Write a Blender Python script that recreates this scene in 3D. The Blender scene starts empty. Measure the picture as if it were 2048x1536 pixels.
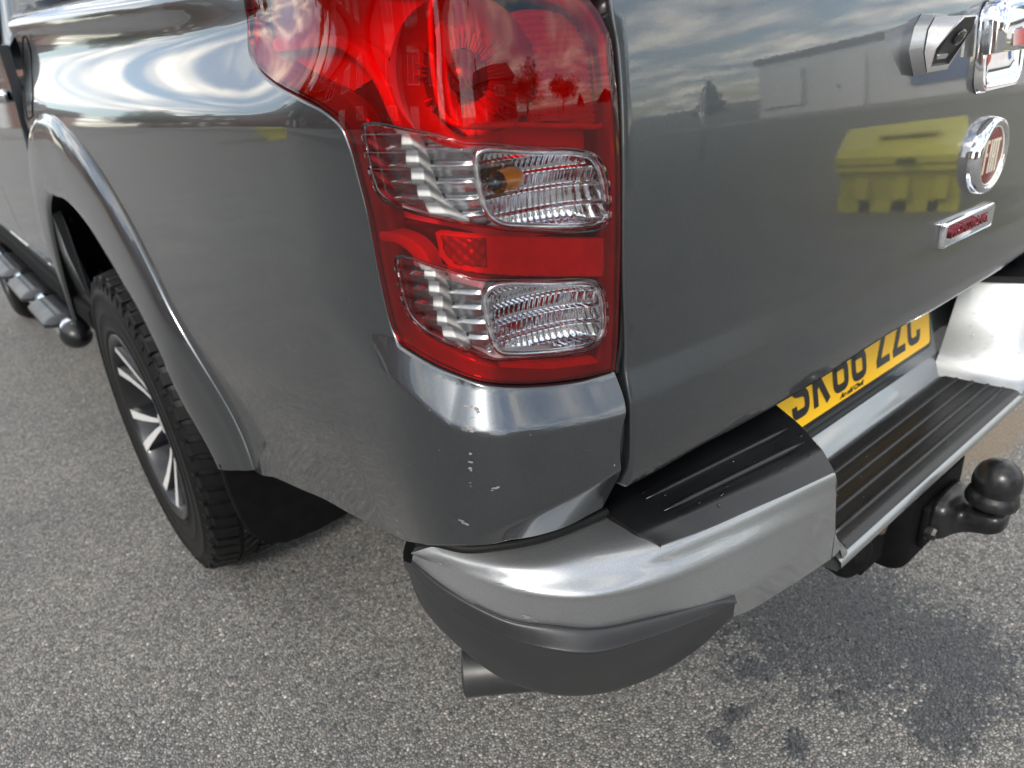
import bpy, bmesh, math, random
import numpy as np
from mathutils import Vector, Matrix
from mathutils.geometry import delaunay_2d_cdt

random.seed(7); rng = np.random.default_rng(7)
scene = bpy.context.scene
COL = scene.collection

# ------------------------------------------------------------------ camera
cam_data = bpy.data.cameras.new('camera')
cam_data.lens = 25.1789; cam_data.sensor_width = 36.0; cam_data.sensor_fit = 'HORIZONTAL'
cam_data.clip_start = 0.02; cam_data.clip_end = 3000.0
cam_data.dof.use_dof = True; cam_data.dof.focus_distance = 0.66; cam_data.dof.aperture_fstop = 7.5
cam = bpy.data.objects.new('camera', cam_data); COL.objects.link(cam)
_r, _u, _f = Vector((0.763058, -0.641581, -0.078204)), Vector((0.320046, 0.269950, 0.908129)), Vector((0.561527, 0.717984, -0.411323))
cam.matrix_world = Matrix(((_r.x, _u.x, -_f.x, 0), (_r.y, _u.y, -_f.y, 0), (_r.z, _u.z, -_f.z, 0), (0, 0, 0, 1)))
cam.matrix_world.translation = Vector((-1.1413, -1.7283, 1.0898))
scene.camera = cam

# ------------------------------------------------------------------ sky, sun, exposure
SUN_DIR = Vector((-0.66, -0.46, 0.59)).normalized()      # towards the sun: behind the photographer's left shoulder
world = bpy.data.worlds.new('World'); scene.world = world; world.use_nodes = True
wn = world.node_tree.nodes; wl = world.node_tree.links; wn.clear()
sky = wn.new('ShaderNodeTexSky'); sky.sky_type = 'NISHITA'; sky.sun_disc = False
sky.sun_elevation = math.asin(SUN_DIR.z); sky.sun_rotation = math.atan2(SUN_DIR.x, SUN_DIR.y)
sky.air_density = 1.0; sky.dust_density = 0.6; sky.ozone_density = 1.0
tc = wn.new('ShaderNodeTexCoord')
sep = wn.new('ShaderNodeSeparateXYZ'); wl.new(tc.outputs['Generated'], sep.inputs[0])
def wmath(op, a, b=None, clamp=False):
    n = wn.new('ShaderNodeMath'); n.operation = op; n.use_clamp = clamp
    for i, v in enumerate((a, b)):
        if v is None: continue
        if isinstance(v, (int, float)): n.inputs[i].default_value = v
        else: wl.new(v, n.inputs[i])
    return n.outputs[0]
zz = wmath('ADD', wmath('MAXIMUM', sep.outputs[2], 0.0), 0.16)
comb = wn.new('ShaderNodeCombineXYZ')
wl.new(wmath('DIVIDE', sep.outputs[0], zz), comb.inputs[0]); wl.new(wmath('DIVIDE', sep.outputs[1], zz), comb.inputs[1])
cn = wn.new('ShaderNodeTexNoise'); cn.inputs['Scale'].default_value = 1.7; cn.inputs['Detail'].default_value = 9
cn.inputs['Roughness'].default_value = 0.56; cn.inputs['Distortion'].default_value = 0.5
wl.new(comb.outputs[0], cn.inputs['Vector'])
cr = wn.new('ShaderNodeValToRGB'); cr.color_ramp.elements[0].position = 0.40; cr.color_ramp.elements[1].position = 0.60
wl.new(cn.outputs[0], cr.inputs[0])
cn2 = wn.new('ShaderNodeTexNoise'); cn2.inputs['Scale'].default_value = 3.4; cn2.inputs['Detail'].default_value = 6
wl.new(comb.outputs[0], cn2.inputs['Vector'])
ccol = wn.new('ShaderNodeValToRGB')
ccol.color_ramp.elements[0].position = 0.33; ccol.color_ramp.elements[0].color = (2.9, 3.4, 4.2, 1)
ccol.color_ramp.elements[1].position = 0.66; ccol.color_ramp.elements[1].color = (13.2, 12.3, 10.6, 1)
wl.new(cn2.outputs[0], ccol.inputs[0])
mixc = wn.new('ShaderNodeMix'); mixc.data_type = 'RGBA'
wl.new(cr.outputs[0], mixc.inputs[0]); wl.new(sky.outputs[0], mixc.inputs[6]); wl.new(ccol.outputs[0], mixc.inputs[7])
bg = wn.new('ShaderNodeBackground'); bg.inputs['Strength'].default_value = 0.14
wl.new(mixc.outputs[2], bg.inputs['Color'])
wo = wn.new('ShaderNodeOutputWorld'); wl.new(bg.outputs[0], wo.inputs[0])

sun_data = bpy.data.lights.new('sun', 'SUN'); sun_data.energy = 1.5; sun_data.angle = math.radians(11)
sun_data.color = (1.0, 0.94, 0.84)
sun = bpy.data.objects.new('sun', sun_data); COL.objects.link(sun)
sun.rotation_euler = (-SUN_DIR).to_track_quat('-Z', 'Y').to_euler()
sun.location = SUN_DIR*40

scene.view_settings.view_transform = 'Standard'; scene.view_settings.look = 'None'
scene.view_settings.exposure = 0.90; scene.view_settings.gamma = 1.0; scene.view_settings.use_curve_mapping = False
scene.cycles.max_bounces = 10; scene.cycles.transparent_max_bounces = 16; scene.cycles.glossy_bounces = 6
scene.cycles.caustics_reflective = False; scene.cycles.caustics_refractive = False
scene.cycles.use_denoising = True

# ------------------------------------------------------------------ materials
def new_mat(name):
    m = bpy.data.materials.new(name); m.use_nodes = True
    nt = m.node_tree; b = nt.nodes['Principled BSDF']
    return m, nt, b
def noise(nt, scale, detail=3.0, rough=0.5, coord='Object'):
    t = nt.nodes.new('ShaderNodeTexCoord'); n = nt.nodes.new('ShaderNodeTexNoise')
    n.inputs['Scale'].default_value = scale; n.inputs['Detail'].default_value = detail; n.inputs['Roughness'].default_value = rough
    nt.links.new(t.outputs[coord], n.inputs['Vector']); return n
def ramp(nt, src, stops):
    r = nt.nodes.new('ShaderNodeValToRGB'); e = r.color_ramp.elements
    while len(e) < len(stops): e.new(0.5)
    for k, (p, c) in enumerate(stops):
        e[k].position = p; e[k].color = (c[0], c[1], c[2], 1) if not isinstance(c, (int, float)) else (c, c, c, 1)
    nt.links.new(src, r.inputs[0]); return r
def bump(nt, b, src, strength, dist=0.001):
    n = nt.nodes.new('ShaderNodeBump'); n.inputs['Strength'].default_value = strength; n.inputs['Distance'].default_value = dist
    nt.links.new(src, n.inputs['Height']); nt.links.new(n.outputs[0], b.inputs['Normal']); return n
def plain(name, col, rough=0.5, metal=0.0, coat=0.0, spec=0.5, nscale=60, nbump=0.0, var=0.12, ndist=0.001):
    m, nt, b = new_mat(name)
    n = noise(nt, nscale, 4)
    lo = tuple(c*(1-var) for c in col); hi = tuple(min(1, c*(1+var)) for c in col)
    r = ramp(nt, n.outputs[0], [(0.3, lo), (0.7, hi)]); nt.links.new(r.outputs[0], b.inputs['Base Color'])
    b.inputs['Roughness'].default_value = rough; b.inputs['Metallic'].default_value = metal
    b.inputs['Coat Weight'].default_value = coat; b.inputs['Coat Roughness'].default_value = 0.03
    b.inputs['Specular IOR Level'].default_value = spec
    if nbump: bump(nt, b, n.outputs[0], nbump, ndist)
    return m
def car_paint(name, col, metal, rough, peel=0.02):
    m, nt, b = new_mat(name)
    t = nt.nodes.new('ShaderNodeTexCoord')
    v = nt.nodes.new('ShaderNodeTexVoronoi'); v.inputs['Scale'].default_value = 1400
    nt.links.new(t.outputs['Object'], v.inputs['Vector'])
    sh = nt.nodes.new('ShaderNodeSeparateColor'); nt.links.new(v.outputs['Color'], sh.inputs[0])
    r = ramp(nt, sh.outputs[0], [(0.0, tuple(c*0.92 for c in col)), (0.75, col), (1.0, tuple(min(1, c*1.15) for c in col))])
    dirt = noise(nt, 7.0, 5, 0.65)
    dr = ramp(nt, dirt.outputs[0], [(0.35, 0.0), (0.75, 1.0)])
    mx = nt.nodes.new('ShaderNodeMix'); mx.data_type = 'RGBA'
    ml = nt.nodes.new('ShaderNodeMath'); ml.operation = 'MULTIPLY'; ml.inputs[1].default_value = 0.10
    nt.links.new(dr.outputs[0], ml.inputs[0]); nt.links.new(ml.outputs[0], mx.inputs[0])
    nt.links.new(r.outputs[0], mx.inputs[6]); mx.inputs[7].default_value = (0.20, 0.18, 0.155, 1)
    nt.links.new(mx.outputs[2], b.inputs['Base Color'])
    b.inputs['Metallic'].default_value = metal; b.inputs['Roughness'].default_value = rough
    b.inputs['Coat Weight'].default_value = 1.0; b.inputs['Coat IOR'].default_value = 1.58
    rr = ramp(nt, dirt.outputs[0], [(0.3, 0.006), (0.8, 0.035)]); nt.links.new(rr.outputs[0], b.inputs['Coat Roughness'])
    pn = noise(nt, 260, 1.0)
    bp = nt.nodes.new('ShaderNodeBump'); bp.inputs['Strength'].default_value = peel; bp.inputs['Distance'].default_value = 0.0006
    nt.links.new(pn.outputs[0], bp.inputs['Height']); nt.links.new(bp.outputs[0], b.inputs['Coat Normal'])
    return m
M = {}
M['paint'] = car_paint('grey_metallic_paint', (0.082, 0.092, 0.102), 0.9, 0.33)
M['silver'] = car_paint('silver_bumper_paint', (0.33, 0.345, 0.355), 0.78, 0.40, 0.03)
M['chrome'] = plain('chrome', (0.80, 0.81, 0.83), 0.05, 1.0, nscale=90, var=0.04)
M['satin'] = plain('satin_silver_plastic', (0.56, 0.56, 0.57), 0.30, 0.6, nscale=300, var=0.06)
M['pad'] = plain('black_step_plastic', (0.018, 0.019, 0.021), 0.30, 0, nscale=40, var=0.3, spec=0.6)
M['cladding'] = plain('grey_black_cladding_plastic', (0.026, 0.027, 0.029), 0.40, 0, nscale=25, var=0.22, spec=0.6)
M['rubber'] = plain('tyre_rubber', (0.006, 0.006, 0.0063), 0.5, 0, nscale=50, nbump=0.2, var=0.4, spec=0.22)
M['matte'] = plain('matte_black_plastic', (0.0045, 0.0045, 0.005), 0.7, 0, nscale=40, nbump=0.15, var=0.3, spec=0.12)
M['gasket'] = plain('black_gasket', (0.006, 0.006, 0.006), 0.6, 0, spec=0.3)
M['tow'] = plain('black_rubber_and_paint', (0.011, 0.011, 0.012), 0.30, 0, nscale=70, nbump=0.35, var=0.5)
M['rust'] = plain('rusty_steel', (0.11, 0.055, 0.03), 0.8, 0.2, nscale=110, nbump=0.5, var=0.5)
M['alloy'] = plain('machined_alloy', (0.80, 0.80, 0.80), 0.25, 0.40, nscale=200, var=0.06)
M['alloy_dark'] = plain('dark_grey_alloy', (0.022, 0.023, 0.025), 0.35, 0.5, coat=0.4)
M['yellow'] = plain('number_plate_yellow', (1.0, 0.56, 0.006), 0.35, 0, coat=0.2, nscale=20, var=0.04)
M['ink'] = plain('plate_black', (0.010, 0.011, 0.013), 0.35)
M['glass'] = plain('dark_window_glass', (0.012, 0.014, 0.016), 0.04, 0, coat=1.0, spec=0.7)
M['maroon'] = plain('maroon_enamel', (0.15, 0.006, 0.018), 0.35, 0.0, coat=0.15)
M['cream'] = plain('cream_letters', (0.75, 0.72, 0.62), 0.25, 0.2, coat=0.6)
M['white'] = plain('white_plastic', (0.80, 0.80, 0.78), 0.35)
M['chip'] = plain('scraped_primer', (0.21, 0.205, 0.20), 0.8, nscale=700, var=0.3)
def grained(name, c0, c1, rough):
    m, nt, b = new_mat(name); n = noise(nt, 6.5, 6, 0.7); r = ramp(nt, n.outputs[0], [(0.3, c0), (0.72, c1)]); nt.links.new(r.outputs[0], b.inputs['Base Color'])
    rr = ramp(nt, n.outputs[0], [(0.3, rough*0.82), (0.7, rough*1.2)]); nt.links.new(rr.outputs[0], b.inputs['Roughness']); b.inputs['Specular IOR Level'].default_value = 0.55
    g_ = noise(nt, 900, 2); bump(nt, b, g_.outputs[0], 0.22, 0.0006); return m
M['cladding'] = grained('grey_black_cladding_plastic', (0.015, 0.016, 0.018), (0.030, 0.031, 0.033), 0.40)
M['pad'] = grained('black_step_plastic', (0.006, 0.0065, 0.0075), (0.013, 0.0135, 0.015), 0.34)
# lamp lenses: a thin tinted shell that lets light straight through and mirrors the surroundings by Fresnel
def lens(name, col, rough=0.01, ribs=None):
    m = bpy.data.materials.new(name); m.use_nodes = True; nt = m.node_tree; nt.nodes.clear()
    tr = nt.nodes.new('ShaderNodeBsdfTransparent'); tr.inputs[0].default_value = (*col, 1)
    gl = nt.nodes.new('ShaderNodeBsdfGlossy'); gl.inputs['Roughness'].default_value = rough
    fr = nt.nodes.new('ShaderNodeFresnel'); fr.inputs[0].default_value = 1.58
    mx = nt.nodes.new('ShaderNodeMixShader'); out = nt.nodes.new('ShaderNodeOutputMaterial')
    n = noise(nt, 45, 2); bp = nt.nodes.new('ShaderNodeBump'); bp.inputs['Strength'].default_value = 0.03; bp.inputs['Distance'].default_value = 0.001
    nt.links.new(n.outputs[0], bp.inputs['Height']); nt.links.new(bp.outputs[0], gl.inputs['Normal']); nt.links.new(bp.outputs[0], fr.inputs['Normal'])
    nt.links.new(fr.outputs[0], mx.inputs[0]); nt.links.new(tr.outputs[0], mx.inputs[1]); nt.links.new(gl.outputs[0], mx.inputs[2])
    nt.links.new(mx.outputs[0], out.inputs[0]); return m
M['lens_red'] = lens('red_lens', (1.0, 0.022, 0.04))
M['lens_clear'] = lens('clear_lens', (0.93, 0.94, 0.95))
M['reflector'] = plain('lamp_reflector_chrome', (0.86, 0.87, 0.89), 0.07, 1.0, nscale=60, var=0.03)
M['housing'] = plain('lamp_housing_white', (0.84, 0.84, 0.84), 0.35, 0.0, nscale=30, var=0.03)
M['rim_red'] = plain('dark_red_lamp_rim', (0.34, 0.004, 0.012), 0.15, 0, coat=1.0)
M['reflex'] = plain('red_reflex_plastic', (0.88, 0.012, 0.014), 0.35, 0, coat=0.3)
M['bowl_red'] = plain('red_bowl', (0.62, 0.012, 0.016), 0.3, 0.0, coat=0.5)
M['guide'] = plain('strip_reflection_white', (0.96, 0.96, 0.95), 0.30, 0.0, nscale=40, var=0.02)  # flat white painted in for the sky mirrored by the strips
M['side_satin'] = plain('lamp_side_satin', (0.46, 0.47, 0.49), 0.22, 0.85, nscale=80, var=0.04)
M['reflection_and_bulb_red'] = plain('deep_red_reflection_and_bulb', (0.14, 0.003, 0.006), 0.25, 0.2, coat=0.5)  # bulb colour, also the dark reflections painted over the housing
M['amber'] = plain('amber_bulb', (0.95, 0.30, 0.01), 0.08, 0.1, coat=1.0)
M['bulb_dark'] = plain('dark_bulb_socket', (0.05, 0.05, 0.055), 0.3, 0.4)

# ------------------------------------------------------------------ mesh helpers
def mesh_obj(name, verts, faces, mat, parent=None, smooth=True, loc=None):
    me = bpy.data.meshes.new(name); me.from_pydata([tuple(v) for v in verts], [], [tuple(f) for f in faces])
    me.validate(); 
    bm = bmesh.new(); bm.from_mesh(me); bmesh.ops.recalc_face_normals(bm, faces=bm.faces); bm.to_mesh(me); bm.free()
    if smooth: me.polygons.foreach_set('use_smooth', [True]*len(me.polygons))
    if mat is not None: me.materials.append(M[mat] if isinstance(mat, str) else mat)
    o = bpy.data.objects.new(name, me); COL.objects.link(o)
    if parent is not None: o.parent = parent
    if loc is not None: o.location = loc
    return o
def sharpen(o, deg=35):
    me = o.data; bm = bmesh.new(); bm.from_mesh(me); lim = math.radians(deg)
    for e in bm.edges:
        if len(e.link_faces) == 2 and e.calc_face_angle(0) > lim: e.smooth = False
    bm.to_mesh(me); bm.free(); return o
class MB:      # collects shapes into one mesh
    def __init__(s): s.v = []; s.f = []
    def add(s, v, f):
        k = len(s.v); s.v += [tuple(p) for p in v]; s.f += [tuple(i+k for i in q) for q in f]; return s
    def box(s, c, d, rz=0.0, bev=0.0):
        bm = bmesh.new(); bmesh.ops.create_cube(bm, size=1.0)
        bmesh.ops.scale(bm, vec=d, verts=bm.verts)
        if bev: bmesh.ops.bevel(bm, geom=bm.edges[:], offset=bev, segments=2, affect='EDGES', profile=0.5)
        bmesh.ops.rotate(bm, matrix=Matrix.Rotation(rz, 3, 'Z'), verts=bm.verts); bmesh.ops.translate(bm, vec=c, verts=bm.verts)
        bm.verts.index_update(); s.add([v.co[:] for v in bm.verts], [[v.index for v in f.verts] for f in bm.faces]); bm.free(); return s
    def lathe(s, prof, axis_o, axis_d, seg=32):
        d = Vector(axis_d).normalized(); a = d.orthogonal().normalized(); b = d.cross(a); o = Vector(axis_o)
        n = len(prof); v = []; f = []
        for i in range(seg):
            t = 2*math.pi*i/seg; e = a*math.cos(t)+b*math.sin(t)
            for r, h in prof: v.append(o+d*h+e*r)
        for i in range(seg):
            j = (i+1) % seg
            for k in range(n-1): f.append((i*n+k, j*n+k, j*n+k+1, i*n+k+1))
        return s.add(v, f)
    def tube(s, pts, r, seg=10, caps=True, closed=False):
        P = [Vector(p) for p in pts]; n = len(P); v = []; f = []; up = None
        for i in range(n):
            a = P[(i-1) % n] if (closed or i > 0) else P[i]; b = P[(i+1) % n] if (closed or i < n-1) else P[i]
            t = (b-a).normalized()
            if up is None: up = t.orthogonal().normalized()
            up = (up-t*up.dot(t)).normalized(); w = t.cross(up)
            rr = r[i] if hasattr(r, '__len__') else r
            for k in range(seg):
                q = 2*math.pi*k/seg; v.append(P[i]+(up*math.cos(q)+w*math.sin(q))*rr)
        for i in range(n if closed else n-1):
            j = (i+1) % n
            for k in range(seg): f.append((i*seg+k, i*seg+(k+1) % seg, j*seg+(k+1) % seg, j*seg+k))
        if caps and not closed: f += [tuple(range(seg))[::-1], tuple(range((n-1)*seg, n*seg))]
        return s.add(v, f)
    def grid(s, rows):
        m, n = len(rows), len(rows[0]); v = [p for r in rows for p in r]
        f = [(i*n+j, i*n+j+1, (i+1)*n+j+1, (i+1)*n+j) for i in range(m-1) for j in range(n-1)]
        return s.add(v, f)
    def prism(s, poly, frame, h0, h1):     # 2-D polygon extruded in a local frame (origin, ex, ey, ez)
        o, ex, ey, ez = frame; n = len(poly)
        lo = [o+ex*x+ey*y+ez*h0 for x, y in poly]; hi = [o+ex*x+ey*y+ez*h1 for x, y in poly]
        return s.add(lo+hi, [tuple(range(n))[::-1], tuple(range(n, 2*n))]+[(i, (i+1) % n, n+(i+1) % n, n+i) for i in range(n)])
    def obj(s, name, mat, parent=None, smooth=True, sharp=None, loc=None):
        o = mesh_obj(name, s.v, s.f, mat, parent, smooth, loc)
        return sharpen(o, sharp) if sharp else o
def empty(name, loc=(0, 0, 0), parent=None):
    o = bpy.data.objects.new(name, None); COL.objects.link(o); o.location = loc; o.empty_display_size = 0.2
    if parent is not None: o.parent = parent
    return o
def tag(o, label=None, cat=None, group=None, kind=None):
    for k, v in (('label', label), ('category', cat), ('group', group), ('kind', kind)):
        if v: o[k] = v
    return o
def mirrored(o, parent, name=None):        # the same shape on the truck's other side, children too
    c = o.copy(); COL.objects.link(c); c.parent = parent
    if parent is o.parent:
        c.scale = (-o.scale[0], o.scale[1], o.scale[2]); c.location = (-o.location[0], o.location[1], o.location[2])
    for ch in list(o.children): mirrored(ch, c)
    return c
def cr_curve(pts, sub, closed=False):      # Catmull-Rom through points (numpy rows)
    P = np.asarray(pts, float); n = len(P); out = []
    rng_ = range(n if closed else n-1)
    for i in rng_:
        p1, p2 = P[i], P[(i+1) % n]
        p0 = P[(i-1) % n] if (closed or i > 0) else 2*p1-p2
        p3 = P[(i+2) % n] if (closed or i < n-2) else 2*p2-p1
        d0, d1, d2 = (max(np.linalg.norm(b-a), 1e-7)**0.5 for a, b in ((p0, p1), (p1, p2), (p2, p3)))
        m1 = (p2-p1)+d1*((p1-p0)/d0-(p2-p0)/(d0+d1)) if d0 > 1e-3 else (p2-p1)
        m2 = (p2-p1)+d1*((p3-p2)/d2-(p3-p1)/(d1+d2)) if d2 > 1e-3 else (p2-p1)
        for k in range(sub):
            t = k/sub; t2, t3 = t*t, t*t*t
            out.append((2*t3-3*t2+1)*p1+(t3-2*t2+t)*m1+(-2*t3+3*t2)*p2+(t3-t2)*m2)
    if not closed: out.append(P[-1])
    return np.array(out)
def loft(rows, su=6, sv=6, crease=()):     # rows of matching control points -> smooth grid; rows listed in crease stay sharp
    R1 = [cr_curve(r, su) for r in rows]
    cuts = [0]+sorted(crease)+[len(rows)-1]; out = []
    for a, b in zip(cuts[:-1], cuts[1:]):
        seg = np.array(R1[a:b+1]); cols = [cr_curve(seg[:, j], sv) for j in range(seg.shape[1])]
        part = np.transpose(np.array(cols), (1, 0, 2)); out += list(part if not out else part[1:])
    return out
def loop2d(pts, step):                     # closed outline: third value 1 marks a corner; smooth in between; resampled to 'step'
    P = [tuple(p) for p in pts]; n = len(P); corners = [i for i, p in enumerate(P) if len(p) > 2]
    Q = [np.array(p[:2]) for p in P]
    if not corners: c = cr_curve(Q, 10, True)
    else:
        k = corners[0]; Q = Q[k:]+Q[:k]; cs = [i-k if i >= k else i-k+n for i in corners]; cs = sorted(cs)+[n]
        Q.append(Q[0]); c = []
        for a, b in zip(cs[:-1], cs[1:]):
            sg = Q[a:b+1]; c += list(cr_curve(sg, 10))[:-1] if len(sg) > 2 else [sg[0]]
        c = np.array(c)
    out = []; m = len(c)
    for i in range(m):
        a, b = c[i], c[(i+1) % m]; L = np.linalg.norm(b-a); out.append(a)
        for j in range(1, int(math.ceil(L/step))): out.append(a+(b-a)*j/math.ceil(L/step))
    keep = [out[0]]
    for p in out[1:]:
        if np.linalg.norm(p-keep[-1]) > step*0.25: keep.append(p)
    if np.linalg.norm(keep[-1]-keep[0]) < step*0.25: keep.pop()
    return np.array(keep)
def inside(poly, X, Y):
    r = np.zeros(X.shape, bool); n = len(poly); j = n-1
    for i in range(n):
        xi, yi = poly[i]; xj, yj = poly[j]
        if abs(yj-yi) > 1e-12: r ^= ((yi > Y) != (yj > Y)) & (X < (xj-xi)*(Y-yi)/(yj-yi)+xi)
        j = i
    return r
def edge_dist(poly, X, Y):
    d = np.full(X.shape, 1e9); n = len(poly)
    for i in range(n):
        a = poly[i]; b = poly[(i+1) % n]; ab = b-a; L = max(ab@ab, 1e-14)
        t = np.clip(((X-a[0])*ab[0]+(Y-a[1])*ab[1])/L, 0, 1)
        d = np.minimum(d, np.hypot(X-a[0]-t*ab[0], Y-a[1]-t*ab[1]))
    return d
def poly_area(p): x, y = p[:, 0], p[:, 1]; return 0.5*np.sum(x*np.roll(y, -1)-np.roll(x, -1)*y)
def offset_loop(p, d):                     # grow (d > 0) a closed outline
    s = 1 if poly_area(p) > 0 else -1
    t = np.roll(p, -1, 0)-np.roll(p, 1, 0); t /= np.maximum(np.linalg.norm(t, axis=1, keepdims=True), 1e-9)
    return p+s*d*np.stack([t[:, 1], -t[:, 0]], 1)

# ------------------------------------------------------------------ the truck's outer skin as a surface
# ---- body skin: plan path (heading integrated) plus an outward offset that depends on s and height ----
def _heading(s):
    # degrees turned from 'rearwards along the side' (0) towards 'across the tailgate' (90); s in metres from the bed front
    ks = [0.0, 1.40, 1.51, 1.585, 1.611, 1.700, 2.430, 4.0]
    kv = [0.0, 0.0, 9.0, 27.0, 70.0, 86.5, 90.0, 94.0]
    return np.interp(s, ks, kv)
_DS = 0.0005
_ss = np.arange(0.0, 2.60, _DS)
_hd = np.convolve(np.pad(_heading(_ss), 24, mode='edge'), np.ones(49)/49, 'valid')
_hr = np.radians(_hd)
_px = -0.886 + np.concatenate([[0], np.cumsum(np.sin(_hr[:-1])*_DS)])
_py = 0.27 - np.concatenate([[0], np.cumsum(np.cos(_hr[:-1])*_DS)])
_nx, _ny = -np.cos(_hr), -np.sin(_hr)
def sstep(a, b, x):
    t = np.clip((x-a)/(b-a), 0, 1); return t*t*(3-2*t)
def smin0(x, k):   # smooth max(x,0)
    return 0.5*(x+np.sqrt(x*x+k*k))
S_GAP = 1.724      # arc length at the tailgate shut line
def ledge_top(s):
    return np.interp(s, [1.40, 1.52, 1.575, 1.70, 1.75, 2.405], [0.905, 0.893, 0.866, 0.846, 0.840, 0.835])
def skin_offset(s, z):
    s = np.asarray(s, float); z = np.asarray(z, float)
    side = 1-sstep(1.30, 1.52, s)          # flat bed side
    tg = sstep(S_GAP-0.003, S_GAP+0.003, s)     # tailgate
    d = 0*s
    # upper side: leans in from the waist, then turns back upright under the rail
    lean = 0.035*sstep(1.040+0.012*sstep(0.6, 1.3, s), 1.19-0.035*np.minimum(s, 1.25), z) + 0.0*z
    d = d - lean*(0.25+0.75*side)*(1-tg)
    d = d + 0.0085*np.exp(-((z-(1.240-0.058*np.minimum(s, 1.25)))/0.020)**2)*(1-tg)*(1-sstep(1.02, 1.27, s))
    zr = 1.254-0.058*np.minimum(s, 1.25)
    d = d - (1-tg)*1.3*smin0(z-zr, 0.010)*(1-sstep(1.3, 1.6, s))
    # lower side tucks under
    d = d - 0.030*sstep(0.80, 0.56, z)*(1-tg)*(1-0.75*sstep(1.40, 1.60, s))
    # ledge under the lamp, running on into the tailgate crease
    w = sstep(1.40, 1.595, s)
    zt = ledge_top(s)
    amp = 0.020*w*(1-0.62*tg)*(1-0.75*sstep(1.75, 2.2, s))
    x = (zt - z)/0.031
    d = d + amp*(smin0(x, 0.08)-smin0(x-1, 0.07))
    # undercut above the bumper, corner only
    cu = sstep(1.555, 1.60, s)
    zc = np.interp(s, [1.50, 1.575, 1.605, 1.66, 1.70, 1.76, 2.43], [0.690, 0.727, 0.749, 0.756, 0.762, 0.762, 0.762])
    d = d - cu*(1-tg)*0.60*smin0(zc-z, 0.0025)
    d = d - tg*0.25*smin0(0.752-z, 0.008)
    # tailgate: faint barrel, top leaning in
    d = d - tg*(0.45*smin0(z-0.985, 0.02)**2 + 0.02*(z-0.90)**2)
    return d
def skin(s, z, off=0.0):
    s = np.asarray(s, float); z = np.asarray(z, float)
    d = skin_offset(s, z)+off
    x = np.interp(s, _ss, _px); y = np.interp(s, _ss, _py)
    nx = np.interp(s, _ss, _nx); ny = np.interp(s, _ss, _ny)
    return np.stack(np.broadcast_arrays(x+nx*d, y+ny*d, z), -1)
def skin_normal(s, z):
    e = 0.0015
    a = skin(np.asarray(s)+e, z)-skin(np.asarray(s)-e, z); b = skin(s, np.asarray(z)+e)-skin(s, np.asarray(z)-e)
    n = np.cross(a, b); n = n/np.linalg.norm(n, axis=-1, keepdims=True)
    return n


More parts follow.
